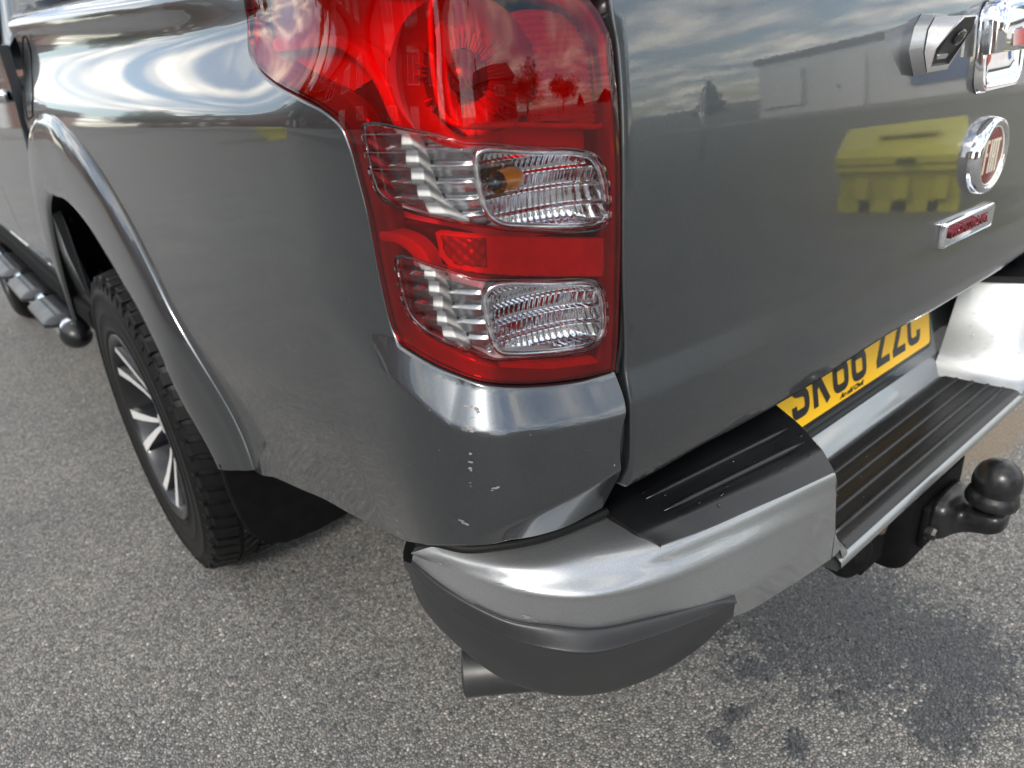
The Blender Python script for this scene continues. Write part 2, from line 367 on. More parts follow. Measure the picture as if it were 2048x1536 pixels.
def skin_patch(name, outer, holes=(), off=0.0, ds=0.008, dz=0.008, mat='paint', parent=None, step=0.005, rolls=(), hole_rolls=None, offfun=None, fine=None):
    lo = loop2d(outer, step); hs = [loop2d(h, step) for h in holes]
    mn, mx = lo.min(0), lo.max(0)
    gs = np.arange(mn[0]+ds*0.37, mx[0], ds); gz = np.arange(mn[1]+dz*0.41, mx[1], dz)
    X, Y = np.meshgrid(gs, gz); X = X.ravel(); Y = Y.ravel()
    if fine:
        f0, f1, z0, z1, fs_, fz_ = fine; k = (X > f0) & (X < f1) & (Y > z0) & (Y < z1)
        A, B = np.meshgrid(np.arange(f0+fs_/3, f1, fs_), np.arange(z0+fz_/3, z1, fz_)); X = np.concatenate([X[~k], A.ravel()]); Y = np.concatenate([Y[~k], B.ravel()])
    ok = inside(lo, X, Y)
    X, Y = X[ok], Y[ok]
    mind = 0.45*min(ds, dz, *(fine[4:] if fine else (1,)))
    ok = edge_dist(lo, X, Y) > mind
    for h in hs: ok &= ~inside(h, X, Y) & (edge_dist(h, X, Y) > mind)
    X, Y = X[ok], Y[ok]
    pts = []; edges = []
    for L in [lo]+hs:
        k = len(pts); pts += [tuple(p) for p in L]; edges += [(k+i, k+(i+1) % len(L)) for i in range(len(L))]
    pts += list(zip(X.tolist(), Y.tolist()))
    vc, _, fs, *_ = delaunay_2d_cdt([Vector((float(a), float(b))) for a, b in pts], edges, [], 0, 1e-7)
    vc = np.array([(v[0], v[1]) for v in vc])
    cen = np.array([vc[list(f)].mean(0) for f in fs]); ok = inside(lo, cen[:, 0], cen[:, 1])
    for h in hs: ok &= ~inside(h, cen[:, 0], cen[:, 1])
    fs = [tuple(f) for f, k in zip(fs, ok) if k]
    o_ = off if offfun is None else off+offfun(vc[:, 0], vc[:, 1])
    V = list(skin(vc[:, 0], vc[:, 1], o_)); F = list(fs)
    index = {(round(p[0], 5), round(p[1], 5)): i for i, p in enumerate(vc)}
    for li, L in enumerate([lo]+hs):
        rl = rolls if li == 0 else (hole_rolls if hole_rolls is not None else rolls)
        if not rl: continue
        base = []
        for p in L:
            k = index.get((round(p[0], 5), round(p[1], 5)))
            if k is None: k = int(np.argmin((vc[:, 0]-p[0])**2+(vc[:, 1]-p[1])**2))
            base.append(k)
        sgn = 1 if li == 0 else -1
        for g, depth in rl:
            q = offset_loop(L, sgn*g); oo = off if offfun is None else off+offfun(q[:, 0], q[:, 1])
            W = skin(q[:, 0], q[:, 1], oo-depth); k = len(V); V += list(W); nb = list(range(k, k+len(L)))
            m = len(L)
            F += [(base[i], base[(i+1) % m], nb[(i+1) % m], nb[i]) for i in range(m)]; base = nb
    o = mesh_obj(name, V, F, mat, parent); me = o.data; n0 = len(vc)
    if offfun is None:
        AN = skin_normal(vc[:, 0], vc[:, 1])
        pn = np.zeros(len(me.polygons)*3); me.polygons.foreach_get('normal', pn); pn = pn.reshape(-1, 3)
        k = [(i, p.vertices[0]) for i, p in enumerate(me.polygons) if p.vertices[0] < n0]
        if sum(float(pn[i]@AN[v]) > 0 for i, v in k[::7]) < 0.5*len(k[::7]): me.flip_normals()
        vn = np.zeros(len(me.vertices)*3); me.vertices.foreach_get('normal', vn); vn = vn.reshape(-1, 3).copy(); vn[:n0] = AN
        me.normals_split_custom_set_from_vertices(vn.tolist())
    return o
def skin_tube(pts, off, r, seg=8, step=0.004, closed=True):
    c = loop2d(pts, step) if closed else cr_curve([p[:2] for p in pts], 8)
    P = skin(c[:, 0], c[:, 1], off); return MB().tube(P, r, seg, True, closed)
def skin_frame(s, z, off=0.0):
    o = Vector(skin(s, z, off)); n = Vector(skin_normal(s, z)); 
    ex = Vector((0, 0, 1)).cross(n).normalized(); ey = n.cross(ex).normalized()
    return o, ex, ey, n

# ================================================================== GROUND
def asphalt_mat():
    m, nt, b = new_mat('asphalt')
    t = nt.nodes.new('ShaderNodeTexCoord'); L = nt.links
    def vor(scale, feat='F1'):
        v = nt.nodes.new('ShaderNodeTexVoronoi'); v.inputs['Scale'].default_value = scale; v.feature = feat
        L.new(t.outputs['Object'], v.inputs['Vector']); return v
    def math_(op, a, b_=None, clamp=False):
        n = nt.nodes.new('ShaderNodeMath'); n.operation = op; n.use_clamp = clamp
        for i, x in enumerate((a, b_)):
            if x is None: continue
            if isinstance(x, (int, float)): n.inputs[i].default_value = x
            else: L.new(x, n.inputs[i])
        return n.outputs[0]
    v1 = vor(172); e1 = vor(172, 'DISTANCE_TO_EDGE'); v2 = vor(390)
    s1 = nt.nodes.new('ShaderNodeSeparateColor'); L.new(v1.outputs['Color'], s1.inputs[0])
    s2 = nt.nodes.new('ShaderNodeSeparateColor'); L.new(v2.outputs['Color'], s2.inputs[0])
    stone = ramp(nt, s1.outputs[0], [(0.0, (0.13, 0.131, 0.134)), (0.25, (0.235, 0.234, 0.231)), (0.60, (0.325, 0.322, 0.314)), (0.91, (0.425, 0.419, 0.404)), (0.975, (0.43, 0.36, 0.33)), (1.0, (0.74, 0.72, 0.68))])
    fine = ramp(nt, s2.outputs[1], [(0.0, 0.55), (1.0, 1.3)])
    mul = nt.nodes.new('ShaderNodeMix'); mul.data_type = 'RGBA'; mul.blend_type = 'MULTIPLY'; mul.inputs[0].default_value = 1.0
    L.new(stone.outputs[0], mul.inputs[6]); L.new(fine.outputs[0], mul.inputs[7])
    crev = ramp(nt, e1.outputs['Distance'], [(0.01, 0.0), (0.15, 1.0)])
    mix = nt.nodes.new('ShaderNodeMix'); mix.data_type = 'RGBA'; L.new(crev.outputs[0], mix.inputs[0])
    mix.inputs[6].default_value = (0.042, 0.041, 0.039, 1); L.new(mul.outputs[2], mix.inputs[7])
    # worn, brownish drifts
    n1 = noise(nt, 2.1, 5, 0.65); wear = ramp(nt, n1.outputs[0], [(0.28, (0.80, 0.80, 0.82)), (0.5, (1.0, 0.985, 0.95)), (0.72, (1.14, 1.11, 1.05))])
    mul2 = nt.nodes.new('ShaderNodeMix'); mul2.data_type = 'RGBA'; mul2.blend_type = 'MULTIPLY'; mul2.inputs[0].default_value = 1.0
    L.new(mix.outputs[2], mul2.inputs[6]); L.new(wear.outputs[0], mul2.inputs[7])
    # damp oily patches behind the truck
    sp = nt.nodes.new('ShaderNodeSeparateXYZ'); L.new(t.outputs['Object'], sp.inputs[0])
    def blob(x, y, rx, ry):
        dx = math_('DIVIDE', math_('SUBTRACT', sp.outputs[0], x), rx); dy = math_('DIVIDE', math_('SUBTRACT', sp.outputs[1], y), ry)
        return math_('SQRT', math_('ADD', math_('MULTIPLY', dx, dx), math_('MULTIPLY', dy, dy)))
    bl = blob(0.03, -1.19, 0.24, 0.34)
    for a in ((0.08, -1.42, 0.16, 0.15), (-0.04, -1.47, 0.12, 0.07), (0.16, -1.16, 0.14, 0.09), (-0.29, -1.33, 0.032, 0.028), (-0.31, -1.225, 0.034, 0.022), (-0.37, -1.24, 0.018, 0.026), (-0.20, -1.19, 0.035, 0.05), (0.62, -1.05, 0.4, 0.12)):
        bl = math_('MINIMUM', bl, blob(*a))
    nb = noise(nt, 22, 8, 0.78)
    edge = math_('ADD', math_('ADD', bl, math_('MULTIPLY', math_('SUBTRACT', s1.outputs[2], 0.5), 0.55)), math_('MULTIPLY', math_('SUBTRACT', nb.outputs[0], 0.5), 2.6))
    wet = ramp(nt, edge, [(0.72, 1.0), (1.14, 0.0)])
    dk = nt.nodes.new('ShaderNodeMix'); dk.data_type = 'RGBA'; dk.blend_type = 'MULTIPLY'
    L.new(math_('MULTIPLY', wet.outputs[0], 0.95), dk.inputs[0]); L.new(mul2.outputs[2], dk.inputs[6]); dk.inputs[7].default_value = (0.25, 0.27, 0.32, 1)
    sd = math_('ADD', blob(1.02, -1.17, 0.34, 0.10), math_('MULTIPLY', math_('SUBTRACT', nb.outputs[0], 0.5), 1.6))
    sand = ramp(nt, sd, [(0.55, 0.75), (1.15, 0.0)]); sm = nt.nodes.new('ShaderNodeMix'); sm.data_type = 'RGBA'
    L.new(sand.outputs[0], sm.inputs[0]); L.new(dk.outputs[2], sm.inputs[6]); sm.inputs[7].default_value = (0.23, 0.17, 0.105, 1)
    L.new(sm.outputs[2], b.inputs['Base Color'])
    rg = ramp(nt, wet.outputs[0], [(0.0, 0.72), (1.0, 0.42)]); L.new(rg.outputs[0], b.inputs['Roughness'])
    h = math_('ADD', math_('MULTIPLY', e1.outputs['Distance'], 1.6, True), math_('MULTIPLY', s1.outputs[1], 0.35))
    bump(nt, b, h, 0.9, 0.0035)
    return m
M['asphalt'] = asphalt_mat()
g = MB().grid([[(x, y, 0.0) for x in (-250, -8, 30, 250)] for y in (-250, -12, 40, 250)]).obj('road', 'asphalt', smooth=False)
tag(g, kind='structure')

# ================================================================== TRUCK
truck = empty('pickup_truck', (0, 0, 0))
tag(truck, 'dark grey double cab pickup truck seen close at its rear left corner', 'pickup truck')

LAMP = [(1.2895, 1.1729), (1.2829, 1.1498, 1), (1.2866, 1.1250), (1.3143, 1.1066), (1.3678, 1.0915), (1.4308, 1.0784), (1.4693, 1.0679), (1.4888, 1.0567), (1.4963, 1.0413), (1.5004, 1.0207), (1.5048, 0.9913), (1.5067, 0.9528), (1.5095, 0.9205), (1.5127, 0.9021), (1.5198, 0.8913, 1), (1.5585, 0.8775), (1.5884, 0.8693), (1.6018, 0.8660), (1.6318, 0.8589), (1.6728, 0.8514), (1.7149, 0.8458, 1), (1.7187, 0.8672), (1.7214, 0.9057), (1.7243, 0.9543), (1.7253, 0.9927), (1.7261, 1.0291), (1.7257, 1.0638), (1.7230, 1.0921), (1.7173, 1.1084), (1.7071, 1.1212), (1.6904, 1.1315, 1), (1.6362, 1.1397), (1.5607, 1.1476), (1.4387, 1.1603)]
body_edge = [(1.7148, 0.8433, 1), (1.7124, 0.8232), (1.7036, 0.8004), (1.7010, 0.7722), (1.7094, 0.7392), (1.7226, 0.6922, 1), (1.6819, 0.6942), (1.6384, 0.7051), (1.5955, 0.7195), (1.5711, 0.7205), (1.5088, 0.6920, 1), (1.4391, 0.6546), (1.3027, 0.6155), (1.2332, 0.6012), (1.1420, 0.5764), (1.0451, 0.5528), (0.9433, 0.5254)]
# bed side: wheel cut-out as an arc round the axle, then the front edge and the rail
arc = [(0.27+0.60*math.cos(math.radians(t)), 0.37+0.60*math.sin(math.radians(t))) for t in np.linspace(21, 116.6, 24)]
zr0 = 1.277
_lp = loop2d(LAMP, 0.004); _lo = offset_loop(_lp, 0.0052)
_c0 = (1.6904, 1.1315); _c1 = (1.6801, 0.8493)
_i0 = int(np.argmin(np.hypot(_lp[:, 0]-_c0[0], _lp[:, 1]-_c0[1]))); _i1 = int(np.argmin(np.hypot(_lp[:, 0]-_c1[0], _lp[:, 1]-_c1[1])))
around = [tuple(_lo[(_i0+q) % len(_lo)]) for q in range((_i1-_i0) % len(_lo)+1)]
clampB = lambda L: [(min(p[0], 1.7195),)+tuple(p[1:]) for p in L]
bed = skin_patch('bed_side', clampB([(1.7144, 0.8426, 1)]+body_edge[1:])+[(arc[0][0]+0.02, arc[0][1]-0.01, 1)]+arc[:-1]+[(0.0, 0.905, 1), (0.0, zr0, 1)]+[(s, zr0-0.058*min(s, 1.25)+0.004, 1) for s in (0.4, 0.8, 1.25)]+[(1.42, 1.235, 1), (1.62, 1.235, 1), (1.7195, 1.235, 1)]+
    [(1.7308, 1.1412, 1)]+[around[0]+(1,)]+around[1:-1]+[around[-1]+(1,)],
    parent=truck, ds=0.009, dz=0.007, step=0.004, fine=(1.36, 1.74, 0.66, 0.93, 0.006, 0.0032), rolls=((0.0009, 0.0003), (0.0020, 0.0013), (0.0027, 0.0035), (0.0027, 0.016)))
bed_r = mirrored(bed, truck)
# rails and closed bed
for sx in (1, -1):
    MB().grid(loft([[(-0.840*sx, 0.27, 1.275), (-0.836*sx, -0.45, 1.232), (-0.834*sx, -1.0, 1.204), (-0.83*sx, -1.26, 1.234)],
                    [(-0.80*sx, 0.27, 1.292), (-0.79*sx, -0.45, 1.262), (-0.79*sx, -1.0, 1.25), (-0.79*sx, -1.29, 1.25)],
                    [(-0.70*sx, 0.27, 1.292), (-0.70*sx, -0.45, 1.268), (-0.70*sx, -1.0, 1.256), (-0.70*sx, -1.30, 1.256)]], 4, 4)).obj('bed_rail', 'paint', truck)
MB().box((0, -0.48, 1.00), (1.56, 1.44, 0.44)).box((0, -0.25, 0.70), (1.0, 1.5, 0.2)).obj('bed_light_block', 'matte', truck, smooth=False)  # solid black box added inside the bed to stop light through gaps
tn = MB().box((0, -0.51, 1.255), (1.42, 1.56, 0.03), bev=0.008).obj('bed_cover', 'matte', truck)

# ------------------------------------------------------------------ tailgate
TG_L = [(1.7172, 0.8255, 1), (1.7309, 0.8591), (1.7296, 0.9206), (1.7301, 0.9690), (1.7319, 1.0212), (1.7333, 1.0598), (1.7329, 1.0933), (1.7307, 1.1097)]
TG_L = [(max(p[0], 1.7285),)+tuple(p[1:]) for p in TG_L]
TG_B = [(1.7227, 0.7164, 1), (1.7593, 0.7230), (1.8306, 0.7259), (1.8965, 0.7239), (1.9661, 0.7228), (2.0623, 0.7241), (2.1629, 0.7313), (2.2390, 0.7340), (2.3298, 0.7300), (2.4026, 0.7303)]
zb = [p for p in TG_B]
poly = [(1.7285, 0.724, 1), (1.7285, 0.775), (1.7285, 0.80)]+[(p[0], p[1]) for p in TG_L]+[(1.7300, 1.14), (1.7300, 1.252, 1), (2.4495, 1.262, 1)]
SM = 2.4495          # arc length at the centre line
low = [(p[0], p[1]) for p in zb[1:] if p[0] < SM-0.03]+[(SM, zb[-1][1], 1)]
half_poly = [tuple(p) for p in poly]+[tuple(p) for p in reversed(low)]
tgL = skin_patch('tailgate', half_poly, parent=truck, ds=0.010, dz=0.007, step=0.005, fine=(1.72, 2.46, 0.70, 0.87, 0.010, 0.0032))
# join with its mirror image about the centre line, then turn the edges in
def tailgate_whole(o):
    me = o.data; bm = bmesh.new(); bm.from_mesh(me)
    ret = bmesh.ops.duplicate(bm, geom=bm.verts[:]+bm.edges[:]+bm.faces[:])
    dv = [e for e in ret['geom'] if isinstance(e, bmesh.types.BMVert)]
    for v in dv: v.co.x = -v.co.x
    cv = [v for v in bm.verts if abs(v.co.x) < 0.004]
    for v in cv: v.co.x = 0.0
    bmesh.ops.remove_doubles(bm, verts=cv, dist=0.0012)
    bmesh.ops.recalc_face_normals(bm, faces=bm.faces)
    for d, k in ((0.0025, 0.0015), (0.018, 0.0008)):
        be = [e for e in bm.edges if e.is_boundary]
        r = bmesh.ops.extrude_edge_only(bm, edges=be)
        for v in [e for e in r['geom'] if isinstance(e, bmesh.types.BMVert)]:
            v.co.y += d; c = Vector((0, v.co.y, 0.98)); w = (c-v.co); w.y = 0; v.co -= w.normalized()*k
    bmesh.ops.recalc_face_normals(bm, faces=bm.faces)
    bm.to_mesh(me); bm.free(); me.polygons.foreach_set('use_smooth', [True]*len(me.polygons))
tailgate_whole(tgL)
tailgate = tgL
MB().box((0, -1.29, 0.97), (1.44, 0.03, 0.50)).obj('tailgate_inner_panel', 'matte', truck, smooth=False)

# ------------------------------------------------------------------ tail light
lamp = empty('tail_light', (0, 0, 0), truck)
CLEAR_UP = [(1.5148, 1.0544), (1.5244, 1.0567), (1.5565, 1.0524), (1.5846, 1.0467), (1.5992, 1.0417), (1.6086, 1.0405), (1.6479, 1.0334), (1.6882, 1.0263), (1.7012, 1.0208), (1.7083, 1.0124), (1.7130, 1.0001), (1.7145, 0.9802), (1.7121, 0.9719), (1.7047, 0.9672), (1.6854, 0.9678), (1.6287, 0.9796), (1.6090, 0.9850), (1.5940, 0.9886), (1.5712, 0.9929), (1.5414, 0.9987), (1.5250, 1.0045), (1.5173, 1.0132), (1.5140, 1.0290), (1.5132, 1.0460)]
CLEAR_LO = [(1.5287, 0.9597), (1.5365, 0.9631), (1.5597, 0.9584), (1.5820, 0.9532), (1.5925, 0.9495), (1.6040, 0.9468), (1.6181, 0.9446), (1.6574, 0.9372), (1.6895, 0.9301), (1.7011, 0.9234), (1.7071, 0.9116), (1.7080, 0.8890), (1.7021, 0.8773), (1.6912, 0.8727), (1.6717, 0.8739), (1.6207, 0.8819), (1.6032, 0.8853), (1.5840, 0.8931), (1.5581, 0.9003), (1.5421, 0.9081), (1.5324, 0.9198), (1.5281, 0.9414)]
RING_UP = [(1.6067, 1.0321), (1.6122, 1.0352), (1.6482, 1.0301), (1.6937, 1.0231), (1.7053, 1.0170), (1.7124, 1.0032), (1.7151, 0.9791), (1.7123, 0.9723), (1.7033, 0.9701), (1.6421, 0.9792), (1.6204, 0.9847), (1.6120, 0.9925), (1.6075, 1.0065), (1.6058, 1.0229)]
RING_LO = [(1.6026, 0.9330), (1.6098, 0.9390), (1.6202, 0.9397), (1.6582, 0.9324), (1.6992, 0.9233), (1.7064, 0.9162), (1.7093, 0.9033), (1.7084, 0.8811), (1.7014, 0.8734), (1.6883, 0.8732), (1.6245, 0.8833), (1.6111, 0.8877), (1.6059, 0.8970), (1.6033, 0.9138)]
BOWL = [(1.5787, 1.1257), (1.5839, 1.1310), (1.6120, 1.1329), (1.6607, 1.1282), (1.6873, 1.1214), (1.7060, 1.1093), (1.7147, 1.0880), (1.7155, 1.0648), (1.7153, 1.0422), (1.6881, 1.0431), (1.6417, 1.0487), (1.5902, 1.0544), (1.5826, 1.0623), (1.5784, 1.0785), (1.5768, 1.1026)]
RIMIN = [(1.2987, 1.1483), (1.3037, 1.1271), (1.3418, 1.1092), (1.3953, 1.0966), (1.4479, 1.0850), (1.4851, 1.0741), (1.5041, 1.0620), (1.5113, 1.0483), (1.5146, 1.0211), (1.5182, 0.9885), (1.5209, 0.9504), (1.5239, 0.9165), (1.5299, 0.9020), (1.5460, 0.8926), (1.5814, 0.8810), (1.6026, 0.8751), (1.6326, 0.8680), (1.6736, 0.8603), (1.7064, 0.8566), (1.7109, 0.9084), (1.7144, 0.9870), (1.7143, 1.0341), (1.7128, 1.0649), (1.7109, 1.0928), (1.7048, 1.1067), (1.6928, 1.1170), (1.6766, 1.1250), (1.6355, 1.1336), (1.5598, 1.1421), (1.4353, 1.1542), (1.3212, 1.1635)]
lred = skin_patch('red_lens', LAMP, [[tuple(p) for p in CLEAR_UP], [tuple(p) for p in CLEAR_LO]], 0.0012, 0.006, 0.006, 'lens_red', lamp, 0.003, rolls=((0.0004, 0.0008), (0.0006, 0.003), (0.0006, 0.010)), hole_rolls=())
def ribs(s, z):
    f = (z-0.28*0+0.0)/0.0118; t = f-np.floor(f); return 0.0011*np.minimum(t/0.85, (1-t)/0.15)
lcu = skin_patch('clear_lens', CLEAR_UP, (), 0.0014, 0.005, 0.0014, 'lens_clear', lamp, 0.003, rolls=((0.0, 0.004),), offfun=ribs)
lcl = skin_patch('clear_lens', CLEAR_LO, (), 0.0014, 0.005, 0.0014, 'lens_clear', lamp, 0.003, rolls=((0.0, 0.004),), offfun=ribs)
# dark rim inside the lens edge
skin_patch('lamp_rim', LAMP, [[tuple(p) for p in RIMIN]], -0.004, 0.006, 0.006, 'rim_red', lamp, 0.004, rolls=((0, 0.05),), hole_rolls=((0.003, 0.010), (0.004, 0.046)))
# silver housing at the back
def hdepth(s, z): return -0.015-0.008*sstep(1.44, 1.56, s)
skin_patch('lamp_housing', RIMIN, [[tuple(p) for p in q] for q in (BOWL, RING_UP, RING_LO)], 0.0, 0.006, 0.006, 'housing', lamp, 0.004, rolls=((0.004, 0.004),), hole_rolls=((0.0, 0.003), (0.001, 0.030)), offfun=hdepth)
DARK1 = [(1.4897, 0.9894), (1.5215, 0.9862), (1.5862, 0.9780), (1.6400, 0.9683), (1.7216, 0.9551), (1.7238, 0.9207), (1.6203, 0.9427), (1.5817, 0.9473), (1.5433, 0.9553), (1.5095, 0.9603), (1.4970, 0.9719)]  # dark red patches paint in what the housing chrome reflects
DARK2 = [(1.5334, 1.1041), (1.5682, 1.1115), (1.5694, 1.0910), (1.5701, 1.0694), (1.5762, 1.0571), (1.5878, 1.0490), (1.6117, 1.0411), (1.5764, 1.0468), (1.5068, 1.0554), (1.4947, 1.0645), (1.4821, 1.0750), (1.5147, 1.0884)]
skin_patch('dark_reflection_patch', DARK1, (), 0.0, 0.006, 0.006, 'reflection_and_bulb_red', lamp, 0.004, rolls=((0.0, 0.004),), offfun=lambda s, z: hdepth(s, z)+0.0015)
skin_patch('dark_reflection_patch', DARK2, (), 0.0, 0.006, 0.006, 'reflection_and_bulb_red', lamp, 0.004, rolls=((0.0, 0.004),), offfun=lambda s, z: hdepth(s, z)+0.0015)
# bead lines round the clear windows and the reflector frames
for P in (CLEAR_UP, CLEAR_LO): skin_tube(P, 0.0010, 0.0012, 6).obj('window_bead', 'lens_red', lamp)
for P in (RING_UP, RING_LO): skin_tube(P, -0.006, 0.0024, 8).obj('reflector_frame', 'reflector', lamp)
skin_tube(BOWL, -0.007, 0.0022, 8).obj('reflector_frame', 'reflex', lamp)
# the guides: curved mirror strips down through the windows, sky reflection painted white
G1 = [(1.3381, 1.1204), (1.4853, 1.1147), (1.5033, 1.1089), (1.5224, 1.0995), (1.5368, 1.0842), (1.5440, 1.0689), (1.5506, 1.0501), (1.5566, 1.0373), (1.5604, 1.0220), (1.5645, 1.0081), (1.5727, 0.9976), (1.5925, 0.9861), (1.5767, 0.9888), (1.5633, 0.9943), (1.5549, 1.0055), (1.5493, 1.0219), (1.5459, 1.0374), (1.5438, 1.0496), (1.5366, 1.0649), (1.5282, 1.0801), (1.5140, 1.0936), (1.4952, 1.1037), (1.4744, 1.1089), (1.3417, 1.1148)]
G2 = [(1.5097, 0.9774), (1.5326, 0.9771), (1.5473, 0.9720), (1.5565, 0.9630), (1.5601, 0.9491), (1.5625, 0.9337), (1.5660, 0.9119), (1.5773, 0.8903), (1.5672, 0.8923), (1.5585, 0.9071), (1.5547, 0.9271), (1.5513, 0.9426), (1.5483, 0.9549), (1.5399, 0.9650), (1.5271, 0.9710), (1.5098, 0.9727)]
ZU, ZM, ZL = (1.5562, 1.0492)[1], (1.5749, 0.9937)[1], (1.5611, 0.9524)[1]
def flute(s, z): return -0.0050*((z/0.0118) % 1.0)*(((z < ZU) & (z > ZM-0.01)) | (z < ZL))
for Gp in (G1, G2): skin_patch('mirror_strip', Gp, (), -0.0035, 0.004, 0.0012, 'guide', lamp, 0.003, rolls=((0.0004, 0.001), (0.0006, 0.014)), offfun=flute)
# stepped chrome behind the side half of each window
def steps(s, z): 
    f = z/0.0118; t = f-np.floor(f); return -0.020+0.005*t
SIDE_UP = [(1.5067, 1.0499), (1.5496, 1.0461), (1.5833, 1.0393), (1.6055, 1.0351), (1.6059, 1.0217), (1.6094, 1.0007), (1.6180, 0.9837), (1.5731, 0.9888), (1.5322, 0.9964), (1.5134, 1.0030), (1.5064, 1.0146), (1.5045, 1.0364)]
SIDE_LO = [(1.5225, 0.9495), (1.5468, 0.9453), (1.5803, 0.9387), (1.6003, 0.9328), (1.6018, 0.9109), (1.6060, 0.8858), (1.5786, 0.8902), (1.5496, 0.8982), (1.5334, 0.9063), (1.5258, 0.9221)]
for Sp in (SIDE_UP, SIDE_LO): skin_patch('side_reflector', Sp, (), 0.0, 0.004, 0.0013, 'side_satin', lamp, 0.003, offfun=steps)
# fluted bowls inside the two frames
def bowl_off(P):
    c = np.mean(np.array([p[:2] for p in P]), 0)
    def f(s, z):
        u, w = (s-c[0])/0.055, (z-c[1])/0.035
        base = -0.036+0.012*u*u+0.011*w*w+0.010*np.clip(np.maximum(np.abs(u), np.abs(w)), 0, 1.1)**6
        row = np.floor(w*2.6+0.3); fr = (w*2.6+0.3)-row
        ph = (s-c[0])/0.0052+0.35*row+np.where(w < 0, 1.6*u*w, 0.0)
        return base+0.0013*np.abs(np.sin(ph*math.pi))+0.0050*fr
    return f
for P in (RING_UP, RING_LO): skin_patch('fluted_reflector', P, (), 0.0, 0.0013, 0.0013, 'reflector', lamp, 0.002, offfun=bowl_off(P))
# indicator bulb: amber glass on a dark socket
def on_skin(u_s, u_z, off): return Vector(skin(u_s, u_z, off))
iu, iv = (1.6261, 1.0105)
o, ex, ey, n = skin_frame(iu, iv, -0.019)
ax = (-ex*0.85+n*0.5).normalized()
MB().lathe([(0.0, 0.021), (0.006, 0.020), (0.0092, 0.016), (0.0098, 0.008), (0.0085, 0.0), (0.0085, -0.004)], o-ax*0.004, -ax, 20).obj('indicator_bulb', 'amber', lamp)
MB().lathe([(0.0, -0.004), (0.0045, -0.004), (0.0046, -0.006), (0.0046, -0.010), (0, -0.010)], o-ax*0.004, -ax, 20).obj('bulb_socket', 'bulb_dark', lamp)
# brake lamp bowl: radial flute glints round a dark bulb, grid optic to its right
bu, bv = (1.6022, 1.0862)
o, ex, ey, n = skin_frame(bu, bv, 0.0)
MB().lathe([(0.016, -0.042), (0.024, -0.037), (0.033, -0.030), (0.042, -0.022), (0.048, -0.014)], o, n, 48).obj('brake_bowl', 'bowl_red', lamp)
fins = MB()  # white fins paint in the bright streaks reflected by the flutes
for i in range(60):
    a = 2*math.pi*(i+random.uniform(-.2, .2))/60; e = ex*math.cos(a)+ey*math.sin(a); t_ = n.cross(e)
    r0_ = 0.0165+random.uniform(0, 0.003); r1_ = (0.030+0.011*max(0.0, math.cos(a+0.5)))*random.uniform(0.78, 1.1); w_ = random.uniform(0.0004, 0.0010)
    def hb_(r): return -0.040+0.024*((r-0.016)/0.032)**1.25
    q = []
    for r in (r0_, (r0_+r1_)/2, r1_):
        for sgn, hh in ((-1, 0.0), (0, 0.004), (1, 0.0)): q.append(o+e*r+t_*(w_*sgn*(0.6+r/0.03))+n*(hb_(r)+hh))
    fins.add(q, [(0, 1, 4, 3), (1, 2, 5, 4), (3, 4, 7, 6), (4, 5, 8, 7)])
tag(fins.obj('flute_glint', 'housing', lamp, smooth=False), kind='stuff')
MB().lathe([(0.0, -0.026), (0.009, -0.026), (0.011, -0.030), (0.011, -0.036), (0.017, -0.036), (0.019, -0.040), (0.024, -0.043)], o, n, 28).obj('brake_bulb', 'reflection_and_bulb_red', lamp)
GRID = [(1.6473, 1.1168), (1.6716, 1.1188), (1.6933, 1.1137), (1.7074, 1.1030), (1.7149, 1.0850), (1.7162, 1.0648), (1.7159, 1.0442), (1.6702, 1.0482), (1.6499, 1.0509), (1.6589, 1.0663), (1.6620, 1.0820), (1.6604, 1.0978)]
def gridoff(s, z): return 0.0022*np.abs(np.sin(s/0.0034*math.pi))*0.8+0.0024*np.abs(np.sin(z/0.0042*math.pi))
skin_patch('grid_optic', GRID, (), -0.014, 0.0009, 0.0009, 'bowl_red', lamp, 0.003, rolls=((0.0, 0.012),), offfun=gridoff)
# red reflex panel with its prism pattern, and the bright strip along the bottom
RFX = [(1.5672, 0.9813, 1), (1.6034, 0.9786, 1), (1.7104, 0.9581, 1), (1.7083, 0.9281, 1), (1.6083, 0.9496, 1), (1.5758, 0.9558, 1), (1.5682, 0.9644, 1)]
def prism(s, z): return 0.0008*np.abs(np.sin((s+z)/0.0032*math.pi))+0.0008*np.abs(np.sin((s-z)/0.0032*math.pi))
skin_patch('reflex_panel', RFX, (), -0.004, 0.0012, 0.0012, 'reflex', lamp, 0.003, rolls=((0.0, 0.008),), offfun=prism)
RFB = [(1.5727, 0.9795, 1), (1.6077, 0.9762, 1), (1.6063, 0.9553, 1), (1.5811, 0.9592, 1), (1.5736, 0.9671, 1)]
skin_patch('reflex_block', RFB, (), -0.0018, 0.0016, 0.0016, 'rim_red', lamp, 0.003, rolls=((0.0, 0.004),), offfun=lambda s, z: 0.0008*np.sign(np.sin(s/0.0045*math.pi)*np.sin(z/0.0045*math.pi)))
BST = [(1.6094, 0.8758, 1), (1.6524, 0.8640, 1), (1.7011, 0.8553, 1), (1.6969, 0.8619, 1), (1.6528, 0.8700, 1), (1.6114, 0.8784, 1)]
skin_patch('bottom_strip', BST, (), -0.004, 0.004, 0.002, 'reflex', lamp, 0.003, rolls=((0.0, 0.008),))
